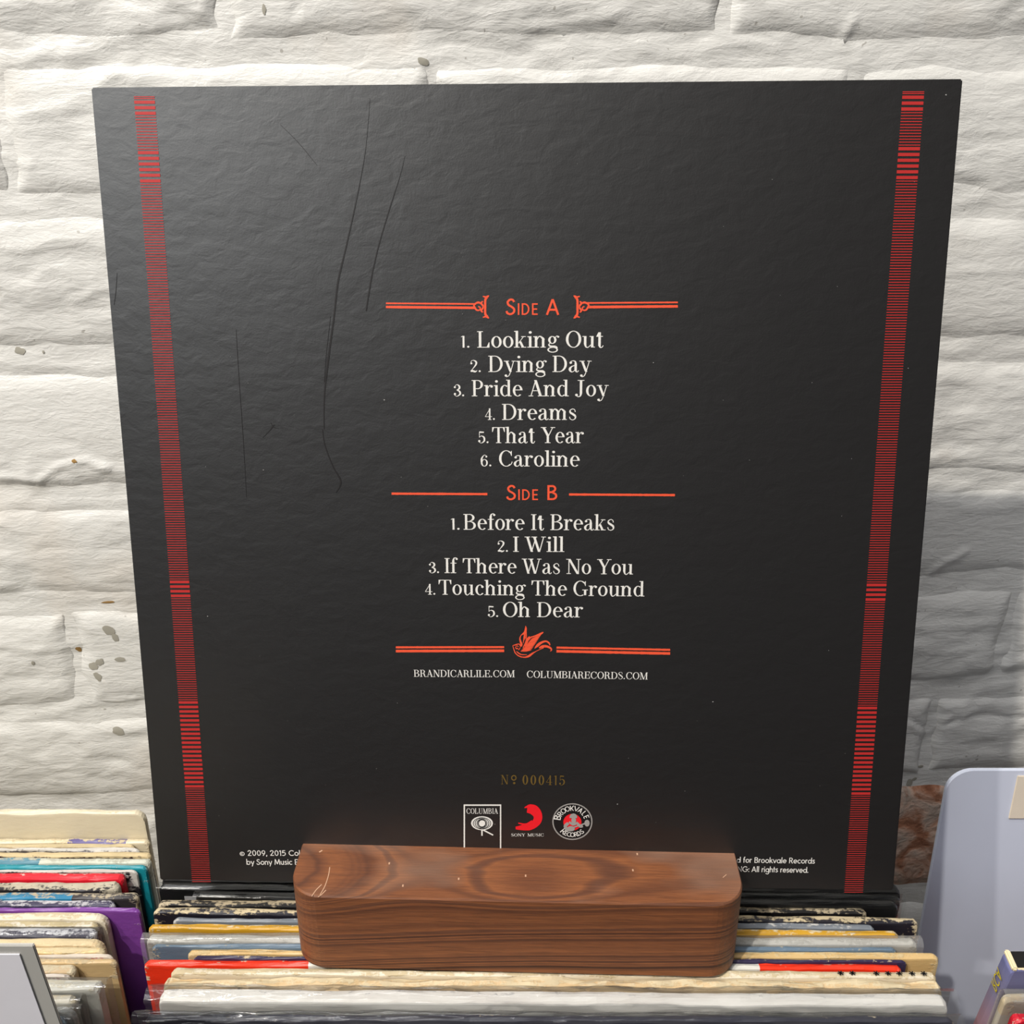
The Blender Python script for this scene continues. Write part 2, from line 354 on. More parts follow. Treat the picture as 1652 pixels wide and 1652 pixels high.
DID = {
 'L': (.70, stem(.1, 0, 1) + rc(.2, 0, .64, HL) + [[(.64, 0), (.64, .32), (.61, .32), (.5, HL)]]),
 'O': (.86, arc(.43, .5, .39, .515, 0, 360, TH * 1.05, HL)),
 'D': (.84, stem(.1, 0, 1) + rc(.2, 0, .38, HL) + rc(.2, 1 - HL, .38, 1) + arc(.36, .5, .42, .5, -90, 90, TH * 1.05, HL)),
 'P': (.68, stem(.1, 0, 1) + rc(.2, 1 - HL, .36, 1) + rc(.2, .45, .36, .45 + HL) + arc(.34, .725, .28, .275, -90, 90, TH, HL)),
 'A': (.80, sl(.10, 0, .36, 1, HL * 1.2) + sl(.58, 0, .30, 1.0, TH * 1.1) + rc(.2, .32, .6, .32 + HL) + rc(.0, 0, .25, HL) + rc(.5, 0, .8, HL)),
 'J': (.56, rc(.26, .15, .26 + TH, 1) + rc(.14, 1 - HL, .5, 1) + pt([(.322, .2, TH), (.29, .03, TH * .6), (.18, -.03, HL), (.08, .03, HL)]) + dt(.085, .08, .075)),
 'T': (.78, stem(.33, 0, 1) + rc(.03, 1 - HL, .75, 1) + [[(.03, 1), (.03, .7), (.06, .7), (.15, 1)]] + [[(.75, 1), (.75, .7), (.72, .7), (.63, 1)]]),
 'Y': (.80, rc(.34, 0, .34 + TH, .48) + rc(.24, 0, .56, HL) + sl(.34, .45, .08, 1, TH * 1.15) + sl(.42, .45, .66, 1, HL * 1.2) + rc(0, 1 - HL, .32, 1) + rc(.56, 1 - HL, .82, 1)),
 'C': (.80, arc(.43, .5, .39, .515, 48, 312, TH * 1.05, HL) + [[(.7, .98), (.73, .98), (.73, .66), (.71, .66), (.64, .84)]] + pt([(.68, .12, HL), (.73, .22, HL), (.75, .3, HL)])),
 'B': (.76, stem(.1, 0, 1) + rc(.2, 1 - HL, .38, 1) + rc(.2, .5, .4, .5 + HL) + rc(.2, 0, .4, HL) + arc(.36, .77, .27, .23, -90, 90, TH, HL) + arc(.38, .27, .32, .27, -90, 90, TH * 1.05, HL)),
 'I': (.36, stem(.12, 0, 1)),
 'W': (1.12, sl(.30, 0, .06, 1, TH) + sl(.32, 0, .56, 1, HL * 1.2) + sl(.68, 0, .42, 1, TH) + sl(.74, 0, .96, 1, HL * 1.2) + rc(-.02, 1 - HL, .27, 1) + rc(.34, 1 - HL, .64, 1) + rc(.86, 1 - HL, 1.1, 1)),
 'N': (.86, rc(.13, 0, .13 + HL * 1.2, 1) + sl(.60, 0, .10, 1, TH * 1.15) + rc(.68, 0, .68 + HL * 1.2, 1) + rc(.02, 0, .27, HL) + rc(.0, 1 - HL, .2, 1) + rc(.58, 1 - HL, .83, 1)),
 'G': (.90, arc(.43, .5, .39, .515, 48, 300, TH * 1.05, HL) + [[(.7, .98), (.73, .98), (.73, .66), (.71, .66), (.64, .84)]] + rc(.64, .05, .64 + TH, .42) + rc(.54, .42 - HL, .86, .42)),
 'U': (.86, rc(.13, .25, .13 + TH, 1) + rc(.03, 1 - HL, .36, 1) + rc(.66, .25, .66 + HL * 1.2, 1) + rc(.56, 1 - HL, .82, 1) + pt([(.19, .27, TH), (.24, .06, TH * .7), (.42, .0, HL), (.6, .06, HL), (.685, .27, HL)])),
 'M': (1.0, rc(.12, 0, .12 + HL * 1.2, 1) + sl(.42, 0, .10, 1, TH * 1.1) + sl(.46, 0, .76, 1, HL * 1.2) + rc(.76, 0, .76 + TH, 1) + rc(.02, 0, .27, HL) + rc(.66, 0, .97, HL) + rc(0, 1 - HL, .2, 1) + rc(.76, 1 - HL, .97, 1)),
 'R': (.80, stem(.1, 0, 1) + rc(.2, 1 - HL, .36, 1) + rc(.2, .48, .36, .48 + HL) + arc(.34, .74, .27, .26, -90, 90, TH, HL) + pt([(.36, .49, HL), (.5, .42, TH), (.55, .2, TH), (.62, .03, TH * .7), (.72, .02, HL), (.78, .1, HL)])),
 'E': (.72, stem(.1, 0, 1) + rc(.2, 1 - HL, .64, 1) + rc(.2, 0, .66, HL) + rc(.2, .5, .5, .5 + HL) + rc(.49, .36, .49 + HL, .68) + [[(.66, 0), (.66, .3), (.63, .3), (.52, 0)]] + [[(.64, 1), (.64, .72), (.61, .72), (.52, 1)]]),
 'S': (.64, pt([(.50, .72, HL), (.48, .92, HL), (.32, 1.0, HL), (.13, .9, HL * 1.5), (.13, .7, TH * .9), (.32, .52, TH * 1.2), (.5, .36, TH), (.52, .15, HL * 1.6), (.35, .0, HL), (.15, .06, HL), (.09, .3, HL)])),
 'o': (.60, arc(.3, XH / 2, .265, XH / 2 + .01, 0, 360, TH, HL)),
 'k': (.66, stem(.08, 0, 1.02, top=False, flag=True) + sl(.2, .26, .46, XH - .02, HL) + sl(.40, 0, .24, .38, TH) + rc(.36, 0, .62, HL) + rc(.36, XH - HL, .6, XH)),
 'i': (.32, stem(.1, 0, XH, top=False, flag=True) + dt(.165, .92, .078)),
 'l': (.32, stem(.1, 0, 1.02, top=False, flag=True)),
 'n': (.70, stem(.08, 0, XH, top=False, flag=True) + arch(.2, .44)),
 'm': (1.02, stem(.08, 0, XH, top=False, flag=True) + arch(.2, .42) + arch(.54, .76)),
 'h': (.70, stem(.08, 0, 1.02, top=False, flag=True) + arch(.2, .44)),
 'g': (.62, arc(.27, .46, .21, .235, 0, 360, TH * .9, HL) + arc(.29, -.14, .27, .17, 0, 360, TH * .6, HL * 1.2) + pt([(.15, .26, HL), (.09, .16, HL * 1.5), (.2, .07, TH * .8), (.42, .05, TH * .9), (.53, -.04, TH * .5)]) + pt([(.42, .62, HL), (.5, .7, HL), (.56, .69, HL)]) + dt(.57, .65, .055)),
 'u': (.70, rc(.1, .2, .1 + TH, XH) + rc(.02, XH - HL, .2, XH) + rc(.46, 0, .46 + TH, XH) + rc(.38, XH - HL, .5, XH) + rc(.5, 0, .66, HL) + pt([(.162, .22, TH), (.2, .05, TH * .6), (.3, .0, HL * 1.2), (.46, .16, HL)])),
 't': (.42, rc(.13, .12, .13 + TH, .9) + rc(.03, XH - HL, .36, XH) + [[(.13, .92), (.03, XH), (.2, XH), (.13 + TH, .92)]] + pt([(.19, .14, TH), (.23, .01, TH * .6), (.32, .01, HL), (.38, .12, HL)])),
 'y': (.64, sl(.30, .02, .08, XH, TH) + pt([(.53, XH, HL), (.36, .02, HL), (.27, -.22, HL), (.16, -.29, HL), (.1, -.26, HL)]) + dt(.11, -.22, .07) + rc(.0, XH - HL, .28, XH) + rc(.42, XH - HL, .64, XH)),
 'a': (.60, rc(.34, .1, .34 + TH, XH - .2) + pt([(.402, XH - .22, TH), (.38, XH - .05, TH * .6), (.26, XH, HL), (.14, XH - .05, HL)]) + dt(.14, XH - .12, .068) + pt([(.35, .4, HL), (.2, .34, TH * .5), (.1, .2, TH), (.13, .05, TH * .7), (.24, .01, HL), (.35, .1, HL)]) + pt([(.402, .14, TH), (.44, .02, TH * .5), (.52, .02, HL), (.56, .1, HL)])),
 'r': (.50, stem(.08, 0, XH, top=False, flag=True) + pt([(.2, XH - .2, HL), (.28, XH - .04, HL), (.38, XH - .01, HL * 1.3)]) + dt(.40, XH - .08, .075)),
 'd': (.68, arc(.29, XH / 2, .25, XH / 2 + .01, 50, 310, TH, HL) + rc(.44, 0, .44 + TH, 1.02) + rc(.36, 1.02 - HL, .5, 1.02) + rc(.5, 0, .65, HL)),
 'e': (.58, arc(.3, XH / 2, .26, XH / 2 + .01, 5, 315, TH, HL) + rc(.1, .37, .53, .37 + HL) + arc(.3, XH / 2, .26, XH / 2 + .01, 5, 40, TH * .9, HL)),
 's': (.50, pt([(.38, .5, HL), (.35, .63, HL), (.24, XH, HL), (.11, .6, HL * 1.4), (.13, .46, TH * .85), (.27, .35, TH), (.38, .24, TH * .85), (.38, .09, HL * 1.4), (.25, .0, HL), (.12, .06, HL), (.08, .2, HL)])),
 'c': (.56, arc(.3, XH / 2, .26, XH / 2 + .01, 50, 320, TH, HL) + dt(.44, .55, .07)),
 'f': (.40, rc(.12, 0, .12 + TH, .85) + rc(.02, 0, .34, HL) + rc(.02, XH - HL, .36, XH) + pt([(.182, .82, TH), (.22, .98, TH * .6), (.32, 1.03, HL), (.38, 1.0, HL)]) + dt(.38, .95, .065)),
 '1': (.42, rc(.16, 0, .16 + TH, 1) + pt([(.18, .98, HL), (.06, .9, HL)])),
 '2': (.66, pt([(.1, .72, HL), (.14, .93, HL), (.3, 1.0, HL * 1.3), (.5, .88, TH), (.5, .66, TH), (.3, .35, HL * 1.5), (.08, .06, HL)]) + dt(.14, .74, .08) + pt([(.08, .07, TH), (.25, .09, TH * 1.3), (.42, .03, TH), (.58, .12, HL)])),
 '3': (.66, pt([(.12, .8, HL), (.28, 1.0, HL), (.48, .88, TH), (.48, .66, TH), (.28, .53, HL)]) + pt([(.28, .53, HL), (.5, .42, TH), (.54, .18, TH), (.3, .0, HL), (.1, .12, HL)]) + dt(.14, .78, .08) + dt(.14, .2, .09)),
 '4': (.66, rc(.36, 0, .36 + TH, 1) + rc(.03, .26, .62, .26 + HL) + pt([(.46, 1, HL), (.04, .28, HL)])  + rc(.26, 0, .58, HL)),
 '5': (.66, pt([(.14, .96, TH), (.5, .94, TH * .8)]) + rc(.12, .5, .12 + HL, .98) + pt([(.13, .5, HL), (.3, .62, HL * 1.3), (.5, .5, TH), (.52, .2, TH), (.3, .0, HL), (.1, .1, HL)]) + dt(.13, .18, .09)),
 '6': (.68, arc(.34, .31, .27, .32, 0, 360, TH, HL) + pt([(.12, .34, TH), (.14, .7, TH), (.34, .99, HL), (.5, .92, HL)]) + dt(.5, .85, .075)),
 '0': (.70, arc(.35, .5, .28, .51, 0, 360, TH * 1.3, HL * 1.3)),
 '.': (.30, dt(.12, .075, .08)),
}
GW = .125
def gm(*paths): 
    r = []
    for p in paths: r += p
    return r
def go(cx, cy, rx, ry, a0=0, a1=360): return arc(cx, cy, rx, ry, a0, a1, GW, GW)
def gl(*p): return pt(list(p), False, GW)
def gc(*p): return pt(list(p), True, GW)
h_ = GW / 2
GEO = {
 '2': (.66, gc((.1, .72), (.16, .88), (.32, .95), (.5, .84), (.5, .66), (.34, .4), (.1, h_)) + gl((.06, h_), (.6, h_))),
 '0': (.70, go(.35, .5, .29, .5)), '9': (.68, go(.34, .66, .28, .34) + gc((.56, .62), (.5, .4), (.24, 0))),
 '1': (.40, gl((.26, 0), (.26, 1)) + gl((.06, .82), (.26, .95))),
 '5': (.66, gl((.55, .94), (.2, .94), (.14, .52)) + gc((.12, .5), (.3, .62), (.52, .5), (.54, .24), (.34, .05), (.08, .12))),
 'C': (.86, go(.5, .5, .46, .5, 45, 315)), 'G': (.98, go(.5, .5, .46, .5, 42, 350) + gl((.52, .45), (.95, .45))),
 'o': (.66, go(.33, .34, .3, .35)), 'l': (.24, gl((.12, 0), (.12, 1.05))), 'i': (.24, gl((.12, 0), (.12, .68)) + dt(.12, .9, .08)),
 'u': (.60, gc((.1, .68), (.1, .25), (.28, .05), (.46, .25), (.46, .68)) + gl((.47, .68), (.47, 0))),
 'b': (.70, gl((.1, 0), (.1, 1.05)) + go(.36, .34, .3, .35)), 'd': (.70, gl((.6, 0), (.6, 1.05)) + go(.34, .34, .3, .35)),
 'y': (.58, gl((.06, .68), (.3, .05)) + gl((.54, .68), (.2, -.3))), 'v': (.58, gl((.06, .68), (.29, .03)) + gl((.52, .68), (.29, .03))),
 'S': (.62, gc((.5, .8), (.42, .93), (.26, .94), (.13, .8), (.18, .62), (.36, .5), (.5, .36), (.48, .16), (.3, .05), (.12, .1), (.06, .24))),
 'n': (.60, gl((.1, 0), (.1, .68)) + gc((.1, .4), (.2, .6), (.34, .62), (.47, .5), (.48, .3)) + gl((.48, .36), (.48, 0))),
 'h': (.60, gl((.1, 0), (.1, 1.05)) + gc((.1, .4), (.2, .6), (.34, .62), (.47, .5), (.48, .3)) + gl((.48, .36), (.48, 0))),
 'M': (.98, gl((.1, 0), (.2, 1)) + gl((.2, 1), (.49, .12)) + gl((.49, .12), (.78, 1)) + gl((.78, 1), (.88, 0))),
 's': (.46, gc((.38, .55), (.3, .63), (.16, .6), (.12, .48), (.22, .38), (.36, .28), (.36, .12), (.2, .05), (.06, .14))),
 'c': (.58, go(.34, .34, .3, .35, 45, 315)), 'e': (.64, go(.33, .34, .3, .35, 0, 320) + gl((.06, .34), (.62, .34))),
 'a': (.70, gl((.6, 0), (.6, .68)) + go(.34, .34, .3, .35)), 'g': (.70, gl((.6, .68), (.6, -.1)) + go(.34, .34, .3, .35) + gc((.6, -.08), (.5, -.27), (.3, -.3), (.1, -.2))),
 'E': (.56, gl((.12, 0), (.12, 1)) + gl((.1, h_), (.52, h_)) + gl((.1, .5), (.48, .5)) + gl((.1, 1 - h_), (.52, 1 - h_))),
 'f': (.36, gl((.15, 0), (.15, .75)) + gc((.15, .72), (.18, .95), (.34, 1.0)) + gl((.02, .62), (.32, .62))),
 'r': (.38, gl((.1, 0), (.1, .68)) + gc((.1, .4), (.18, .6), (.36, .62))), 't': (.34, gl((.15, 0), (.15, .95)) + gl((.0, .62), (.32, .62))),
 'B': (.68, gl((.12, 0), (.12, 1)) + gl((.1, h_), (.36, h_)) + gl((.1, .53), (.36, .53)) + gl((.1, 1 - h_), (.36, 1 - h_)) + go(.34, .755, .24, .245, -90, 90) + go(.36, .27, .28, .27, -90, 90)),
 'k': (.56, gl((.1, 0), (.1, 1.05)) + gl((.12, .3), (.46, .68)) + gl((.22, .4), (.52, 0))),
 'R': (.68, gl((.12, 0), (.12, 1)) + gl((.1, .45), (.36, .45)) + gl((.1, 1 - h_), (.36, 1 - h_)) + go(.34, .72, .26, .28, -90, 90) + gl((.34, .45), (.6, 0))),
 'N': (.82, gl((.12, 0), (.12, 1)) + gl((.12, .95), (.7, .05)) + gl((.7, 0), (.7, 1))), ':': (.24, dt(.12, .08, .08) + dt(.12, .55, .08)),
 'A': (.78, gl((.04, 0), (.37, .97)) + gl((.70, 0), (.37, .97)) + gl((.18, .32), (.56, .32))), '.': (.24, dt(.1, .08, .08)), ',': (.24, dt(.12, .07, .08) + gl((.14, .05), (.06, -.16))),
 'D': (.76, gl((.12, 0), (.12, 1)) + gl((.1, h_), (.3, h_)) + gl((.1, 1 - h_), (.3, 1 - h_)) + go(.28, .5, .4, .5, -90, 90)),
 'I': (.26, gl((.13, 0), (.13, 1))), 'O': (.88, go(.44, .5, .4, .51)), 'K': (.68, gl((.12, 0), (.12, 1)) + gl((.12, .35), (.6, 1)) + gl((.26, .55), (.64, 0))),
 'V': (.72, gl((.04, 1), (.36, .03)) + gl((.68, 1), (.36, .03))), 'L': (.52, gl((.12, 0), (.12, 1)) + gl((.1, h_), (.5, h_))),
 '©': (.86, arc(.43, .36, .36, .36, 0, 360, .09, .09) + arc(.43, .36, .2, .2, 45, 315, .09, .09)),
 '*': (.7, sum([gl((.35 - .3 * math.cos(a), .5 - .3 * math.sin(a)), (.35 + .3 * math.cos(a), .5 + .3 * math.sin(a))) for a in (0.1, 1.15, 2.2)], [])),
}
def layout(s, font, space=.34, small=None, track=0.0):
    """polygons of a line in glyph units, with its width"""
    x = 0; P = []
    for ch in s:
        if ch == ' ': x += space; continue
        w, polys = font[ch.upper() if small else ch]
        k = small if (small and ch.islower()) else 1
        for q in polys: P.append([(x + a * k, b * k) for a, b in q])
        x += w * k + track
    xs = [a for q in P for a, b in q]
    x0, x1 = min(xs), max(xs)
    return [[(a - x0, b) for a, b in q] for q in P], x1 - x0

class Print:
    """flat print: polygons placed on a plane given by a function (px,py)->local (x,z)"""
    def __init__(s, f): s.f = f; s.v = []; s.fc = []; s.k = 0
    def poly(s, pts, lift=0):
        n = len(s.v); y = -(.00012 + (s.k % 60) * .0000012 + lift); s.k += 1
        s.v += [(a, y, b) for a, b in pts]; s.fc.append(tuple(range(n, n + len(pts))))
    def px(s, pts, lift=0): s.poly([s.f(a, b) for a, b in pts], lift)
    def text(s, st, xL, xR, yL, cap, font, yR=None, space=.34, small=None, track=0.0, slant=0):
        P, w = layout(st, font, space, small, track)
        yR = yL if yR is None else yR
        A = Vector(s.f(xL, yL)); B = Vector(s.f(xR, yR)); T = Vector(s.f(xL, yL - cap))
        ux = (B - A) / w; uz = Vector((-ux.y, ux.x)).normalized() * (T - A).length
        for q in P: s.poly([tuple(A + ux * (a + slant * b) + uz * b) for a, b in q])
    def stroke(s, pts, smooth=True, lift=0):
        for q in pt(pts, smooth): s.px(q, lift)
    def ell(s, cx, cy, rx, ry, lift=0, n=36): s.px([(cx + rx * math.cos(i * math.tau / n), cy + ry * math.sin(i * math.tau / n)) for i in range(n)], lift)
    def ring(s, cx, cy, rx, ry, t, ty=None, lift=0):
        for q in arc(cx, cy, rx, ry, 0, 360, t, ty or t): s.px(q, lift)
    def rect(s, x0, y0, x1, y1, lift=0): s.px([(x0, y0), (x1, y0), (x1, y1), (x0, y1)], lift)
    def build(s, name, mat, parent):
        me = mesh(name, s.v, s.fc); return link(name, me, mat, parent)

# ------------------------------------------------------------------ the large black album cover
SW, SH, ST = .315, .323, .0045
def camvec(x, y, z): return Vector((x, -y * sP + z * cP, -y * cP - z * sP))
ax = camvec(.9995, .0031, -.0311).normalized()
up = camvec(-.0048, -.9761, -.2173).normalized(); yb = up.cross(ax).normalized(); up = ax.cross(yb).normalized()
BL = camvec(-.1529, .1599, .4458)
SM = Matrix.Translation(CAM + BL + ax * SW / 2) @ Matrix((ax, yb, up)).transposed().to_4x4()
SI = SM.inverted(); SI3 = SI.to_3x3(); SO = SI @ CAM
def on_cover(px, py):
    d = SI3 @ ray(px, py); k = -SO.y / d.y; p = SO + d * k; return (p.x, p.z)
mc = NT('black_laminate'); v = mc.coord()
grain = mc.noise(mc.coord((1, 1, 1.5)), 130, 4, .5, .5); fine = mc.noise(v, 1400, 2); lump = mc.noise(mc.coord((1, 1, 1.7)), 40, 3, .5)
mc.base(mc.mix(mc.noise(v, 8, 3), S(8, 6, 6), S(13, 10, 9))); mc.rough(.39); mc.b.inputs['Specular IOR Level'].default_value = .62; mc.b.inputs['IOR'].default_value = 1.75
hh = mc.math('ADD', mc.math('MULTIPLY', grain, .6), mc.math('MULTIPLY', fine, .10)); hh = mc.math('ADD', hh, mc.math('MULTIPLY', lump, .7)); mc.bump(hh, .13, .0016)
album = empty('album_cover', SM)
tag(album, 'large black album back cover with white track list standing in the wooden block', 'album cover')
bm = bmesh.new(); box_bm(bm, -SW / 2, SW / 2, 0, ST, 0, SH, .0005)
me = bpy.data.meshes.new('cover_board'); bm.to_mesh(me); bm.free(); link('cover_board', me, mc.m, album)
def ink(name, col, rough=.5, spec=.4, metal=0):
    m = NT(name); v = m.coord(); m.base(m.mix(m.noise(v, 500, 2), tuple(c * .9 for c in col), col)); m.rough(rough)
    m.b.inputs['Specular IOR Level'].default_value = spec; m.b.inputs['Metallic'].default_value = metal
    return m.m
I_white = ink('white_ink', S(225, 222, 216)); I_org = ink('orange_red_ink', S(232, 84, 52)); I_red = ink('red_ink', S(178, 40, 38))
I_gold = ink('gold_foil', S(116, 92, 42), .45, .5, .3); I_dark = ink('crease_mark', S(22, 18, 18), .46, .5); I_bright = ink('bright_red_ink', S(226, 22, 34)); I_black = ink('black_ink', S(16, 14, 15))
I_grey = ink('grey_ink', S(150, 146, 142)); I_pale = ink('faint_scuff', S(150, 148, 146), .6)

# edge stripe bands
def band(xt0, xt1, xb0, xb1, yt, ybm):
    P = Print(on_cover)
    t0, t1 = on_cover(xt0, yt), on_cover(xt1, yt); b0, b1 = on_cover(xb0, ybm), on_cover(xb1, ybm)
    H = t0[1] - b0[1]
    def bar(s0, s1):                 # distance from top
        r = []
        for s in (s0, s1):
            f = s / H; r.append(((t0[0] * (1 - f) + b0[0] * f, t0[1] - s), (t1[0] * (1 - f) + b1[0] * f, t1[1] * (1 - f) + b1[1] * f)))
        P.poly([r[0][0], r[0][1], r[1][1], r[1][0]])
    return P, bar, H
def y2s(x, y, x0, y0): return on_cover(x0, y0)[1] - on_cover(x, y)[1]
for (xt0, xt1, xb0, xb1, yt, ybm, groups) in (
        (216, 249.5, 310, 340, 155.5, 1420, [(164.9, 182.8, 3), (246.3, 291.9, 6), (938.6, 961.1, 4), (1133, 1268.4, 20)]),
        (1456, 1491, 1362, 1392, 147.5, 1437, [(157, 176, 3), (240, 286.5, 6), (943.5, 967, 4), (1142, 1280, 20)])):
    P, bar, H = band(xt0, xt1, xb0, xb1, yt, ybm)
    xm = lambda y: (xt0 + (xb0 - xt0) * (y - yt) / (ybm - yt))
    seg = [(y2s(xm(a), a, xt0, yt), y2s(xm(b), b, xt0, yt), n) for a, b, n in groups]
    p = sum((b - a) for a, b, n in seg) / sum(n - 1 for a, b, n in seg)
    bar(0, p * .16)
    prev = p * .5; hp = p / 2
    for a, b, n in seg + [(H + p * .9, None, 0)]:
        lo, hi = prev + hp, a - p * .62
        m = max(1, round((hi - lo) / hp))
        for i in range(m + 1):
            s = lo + (hi - lo) * i / m
            if prev > p * .6 or i > 0: bar(s - p * .085, s + p * .085)
        if n:
            for i in range(n):
                s = a + (b - a) * i / (n - 1); bar(s - p * .28, s + p * .28)
            prev = b + p * .12
    P.build('stripe_band', I_red, album)

def line_obj(name, mat, fn):
    P = Print(on_cover); fn(P); return P.build(name, mat, album)
HD = dict(small=.72, track=.05, space=.42)
line_obj('side_heading', I_org, lambda P: P.text('Side A', 815.6, 902.2, 508, 26, GEO, **HD))
line_obj('side_heading', I_org, lambda P: P.text('Side B', 816.6, 899, 806.6, 24, GEO, **HD))
tracks = [('1.', 743.8, 757.4, 'Looking Out', 770, 973.6, 560.8, 26.4, 560.4), ('2.', 759, 775.6, 'Dying Day', 787.9, 954, 600.1, 26.2, 600.1), ('3.', 732.2, 748.9, 'Pride And Joy', 761.2, 981.8, 639.2, 26, 639.2),
          ('4.', 782.6, 798.3, 'Dreams', 810, 929.6, 677.3, 25.6, 677.3), ('5.', 771.5, 788.2, 'That Year', 794.2, 941.8, 714.7, 25.6, 714.7), ('6.', 775.6, 792.6, 'Caroline', 805.2, 935.2, 752.2, 25.4, 752.6),
          ('1.', 727.5, 741.6, 'Before It Breaks', 747.9, 990.9, 854.4, 25.2, 855.4), ('2.', 803, 819.4, 'I Will', 827.9, 910.4, 890, 24.4, 890.2), ('3.', 692.2, 708.3, 'If There Was No You', 717.4, 1021, 924.3, 24, 926.5),
          ('4.', 686, 702.3, 'Touching The Ground', 708, 1039.4, 959.2, 24, 962), ('5.', 787, 803.7, 'Oh Dear', 811.5, 940.6, 995, 24, 995.8)]
for n, a, b, t, c, d, yl, cap, yr in tracks:
    def f(P, n=n, a=a, b=b, t=t, c=c, d=d, yl=yl, cap=cap, yr=yr):
        P.text(n, a, b, yl, cap * .72, DID); P.text(t, c, d, yl, cap, DID, yR=yr, space=.30)
    line_obj('track_title', I_white, f)
def rule_one(P, x0, x1, y0, y1, w):
    n = 40; pts = []
    for i in range(n + 1):
        x = x0 + (x1 - x0) * i / n; pts.append((x, y0 + (y1 - y0) * i / n, w * (1 + .16 * noise.noise(Vector((x * .6, y0, 1))))))
    P.stroke(pts, False)
for rl in [(622.7, 768, 489.3, 490.4, 2.6), (622.7, 766, 495.2, 496.6, 4.0), (946, 1093.5, 488.8, 487.8, 2.6), (948, 1093.5, 495.4, 494.2, 4.2),
                              (631.8, 786.3, 796.3, 797, 3.6), (918, 1088.8, 797.6, 798.6, 3.6),
                              (638.7, 813.4, 1044.2, 1043.8, 3.2), (638.7, 813.4, 1050.2, 1049.6, 4.2), (897.8, 1081, 1044.6, 1048.2, 3.2), (897.8, 1081, 1050.4, 1054, 4.2)]:
    line_obj('rule_line', I_org, lambda P, rl=rl: rule_one(P, *rl))
def brackets(P, pair):
    for cx, m in (pair,):
        X = lambda d: cx - m * d
        P.stroke([(X(-2), 477, 1), (X(1), 479, 4), (X(4), 484, 3.6), (X(4.2), 495, 3.6), (X(4), 506, 3.6), (X(1), 511, 4), (X(-2), 513.5, 1)])
        P.stroke([(X(-2), 477, 1.4), (X(2), 479.4, 3), (X(8), 478, 1.6)]); P.stroke([(X(-2), 513.5, 1.4), (X(2), 510.6, 3), (X(8), 512, 1.6)])
        P.stroke([(X(8), 486, 2), (X(10.5), 489, 3), (X(8), 493, 3), (X(7), 495, 2)]); P.stroke([(X(8), 504, 2), (X(10.5), 501, 3), (X(8), 497, 3), (X(7), 495, 2)])
        P.stroke([(X(9), 491, 1.6), (X(15), 488, 3.4), (X(21), 490.5, 2.6), (X(22), 494, 3), (X(18), 500, 2.8), (X(13), 500, 2.2), (X(12.5), 496, 2), (X(15.5), 494.5, 2)])
for pr in ((787, 1), (927.4, -1)): line_obj('bracket_ornament', I_org, lambda P, pr=pr: brackets(P, pr))
def bird(P):
    s = 1 / 13.767; T = lambda x, y, w: (800 + x * s, 990 + y * s, w * s)
    D = lambda pts: P.stroke([T(*p) for p in pts])
    D([(375, 705, 10), (440, 690, 26), (500, 672, 20), (535, 690, 22), (545, 730, 18)])
    D([(375, 705, 12), (400, 790, 20), (440, 880, 22), (530, 945, 24), (640, 965, 26), (730, 940, 46), (800, 890, 40), (880, 840, 16), (980, 790, 14), (1060, 755, 20)])
    D([(455, 830, 10), (500, 870, 26), (570, 905, 22), (690, 910, 12)])
    D([(500, 730, 20), (470, 715, 12), (440, 740, 16), (455, 775, 22), (490, 765, 26)]); D([(500, 800, 24), (530, 770, 14), (540, 740, 10)])
    D([(660, 270, 8), (665, 330, 44), (650, 400, 50), (610, 440, 34), (560, 480, 18), (535, 540, 26), (545, 610, 38), (570, 680, 46), (560, 730, 20)])
    for k in range(5): D([(670, 400 + 30 * k, 14), (640 - 4 * k, 430 + 38 * k, 20), (620 - 3 * k, 470 + 46 * k, 10)])
    D([(675, 330, 10), (675, 430, 20), (680, 520, 14), (670, 600, 20), (640, 680, 22), (600, 760, 18)])
    D([(760, 520, 60), (700, 580, 60), (680, 640, 50), (650, 720, 26)])
    D([(1055, 405, 8), (1020, 430, 40), (940, 470, 44), (850, 500, 30), (760, 525, 30)])
    for k in range(12):
        t = k / 11; x0 = 1000 - 210 * t; y0 = 470 + 330 * t; x1 = 790 - 240 * t; y1 = 560 + 270 * t
        D([(x0, y0, 12), ((x0 + x1) / 2, (y0 + y1) / 2 + 8, 31), (x1, y1, 16)])
    D([(860, 770, 12), (930, 700, 60), (1010, 640, 50), (1110, 610, 36), (1180, 650, 34), (1200, 700, 20)])
    D([(960, 760, 30), (1040, 725, 56), (1130, 725, 50), (1210, 760, 40), (1235, 800, 30), (1210, 835, 12)])
line_obj('bird_emblem', I_org, bird)
def web(P):
    P.text('BRANDICARLILE.COM', 667.7, 830.4, 1091.6, 11.2, DID, yR=1092.4); P.text('COLUMBIARECORDS.COM', 850, 1044.8, 1093, 11.2, DID, yR=1096)
line_obj('web_address', I_white, web)
def serial(P):
    P.text('N', 808, 820.5, 1265, 15, DID); P.ring(829, 1254.6, 4.4, 4.6, 1.8); P.ell(829.6, 1263, 2, 1.8)
    P.text('000415', 842.9, 911.2, 1265.4, 15.4, DID, yR=1266.6, track=.1)
line_obj('serial_number', I_gold, serial)
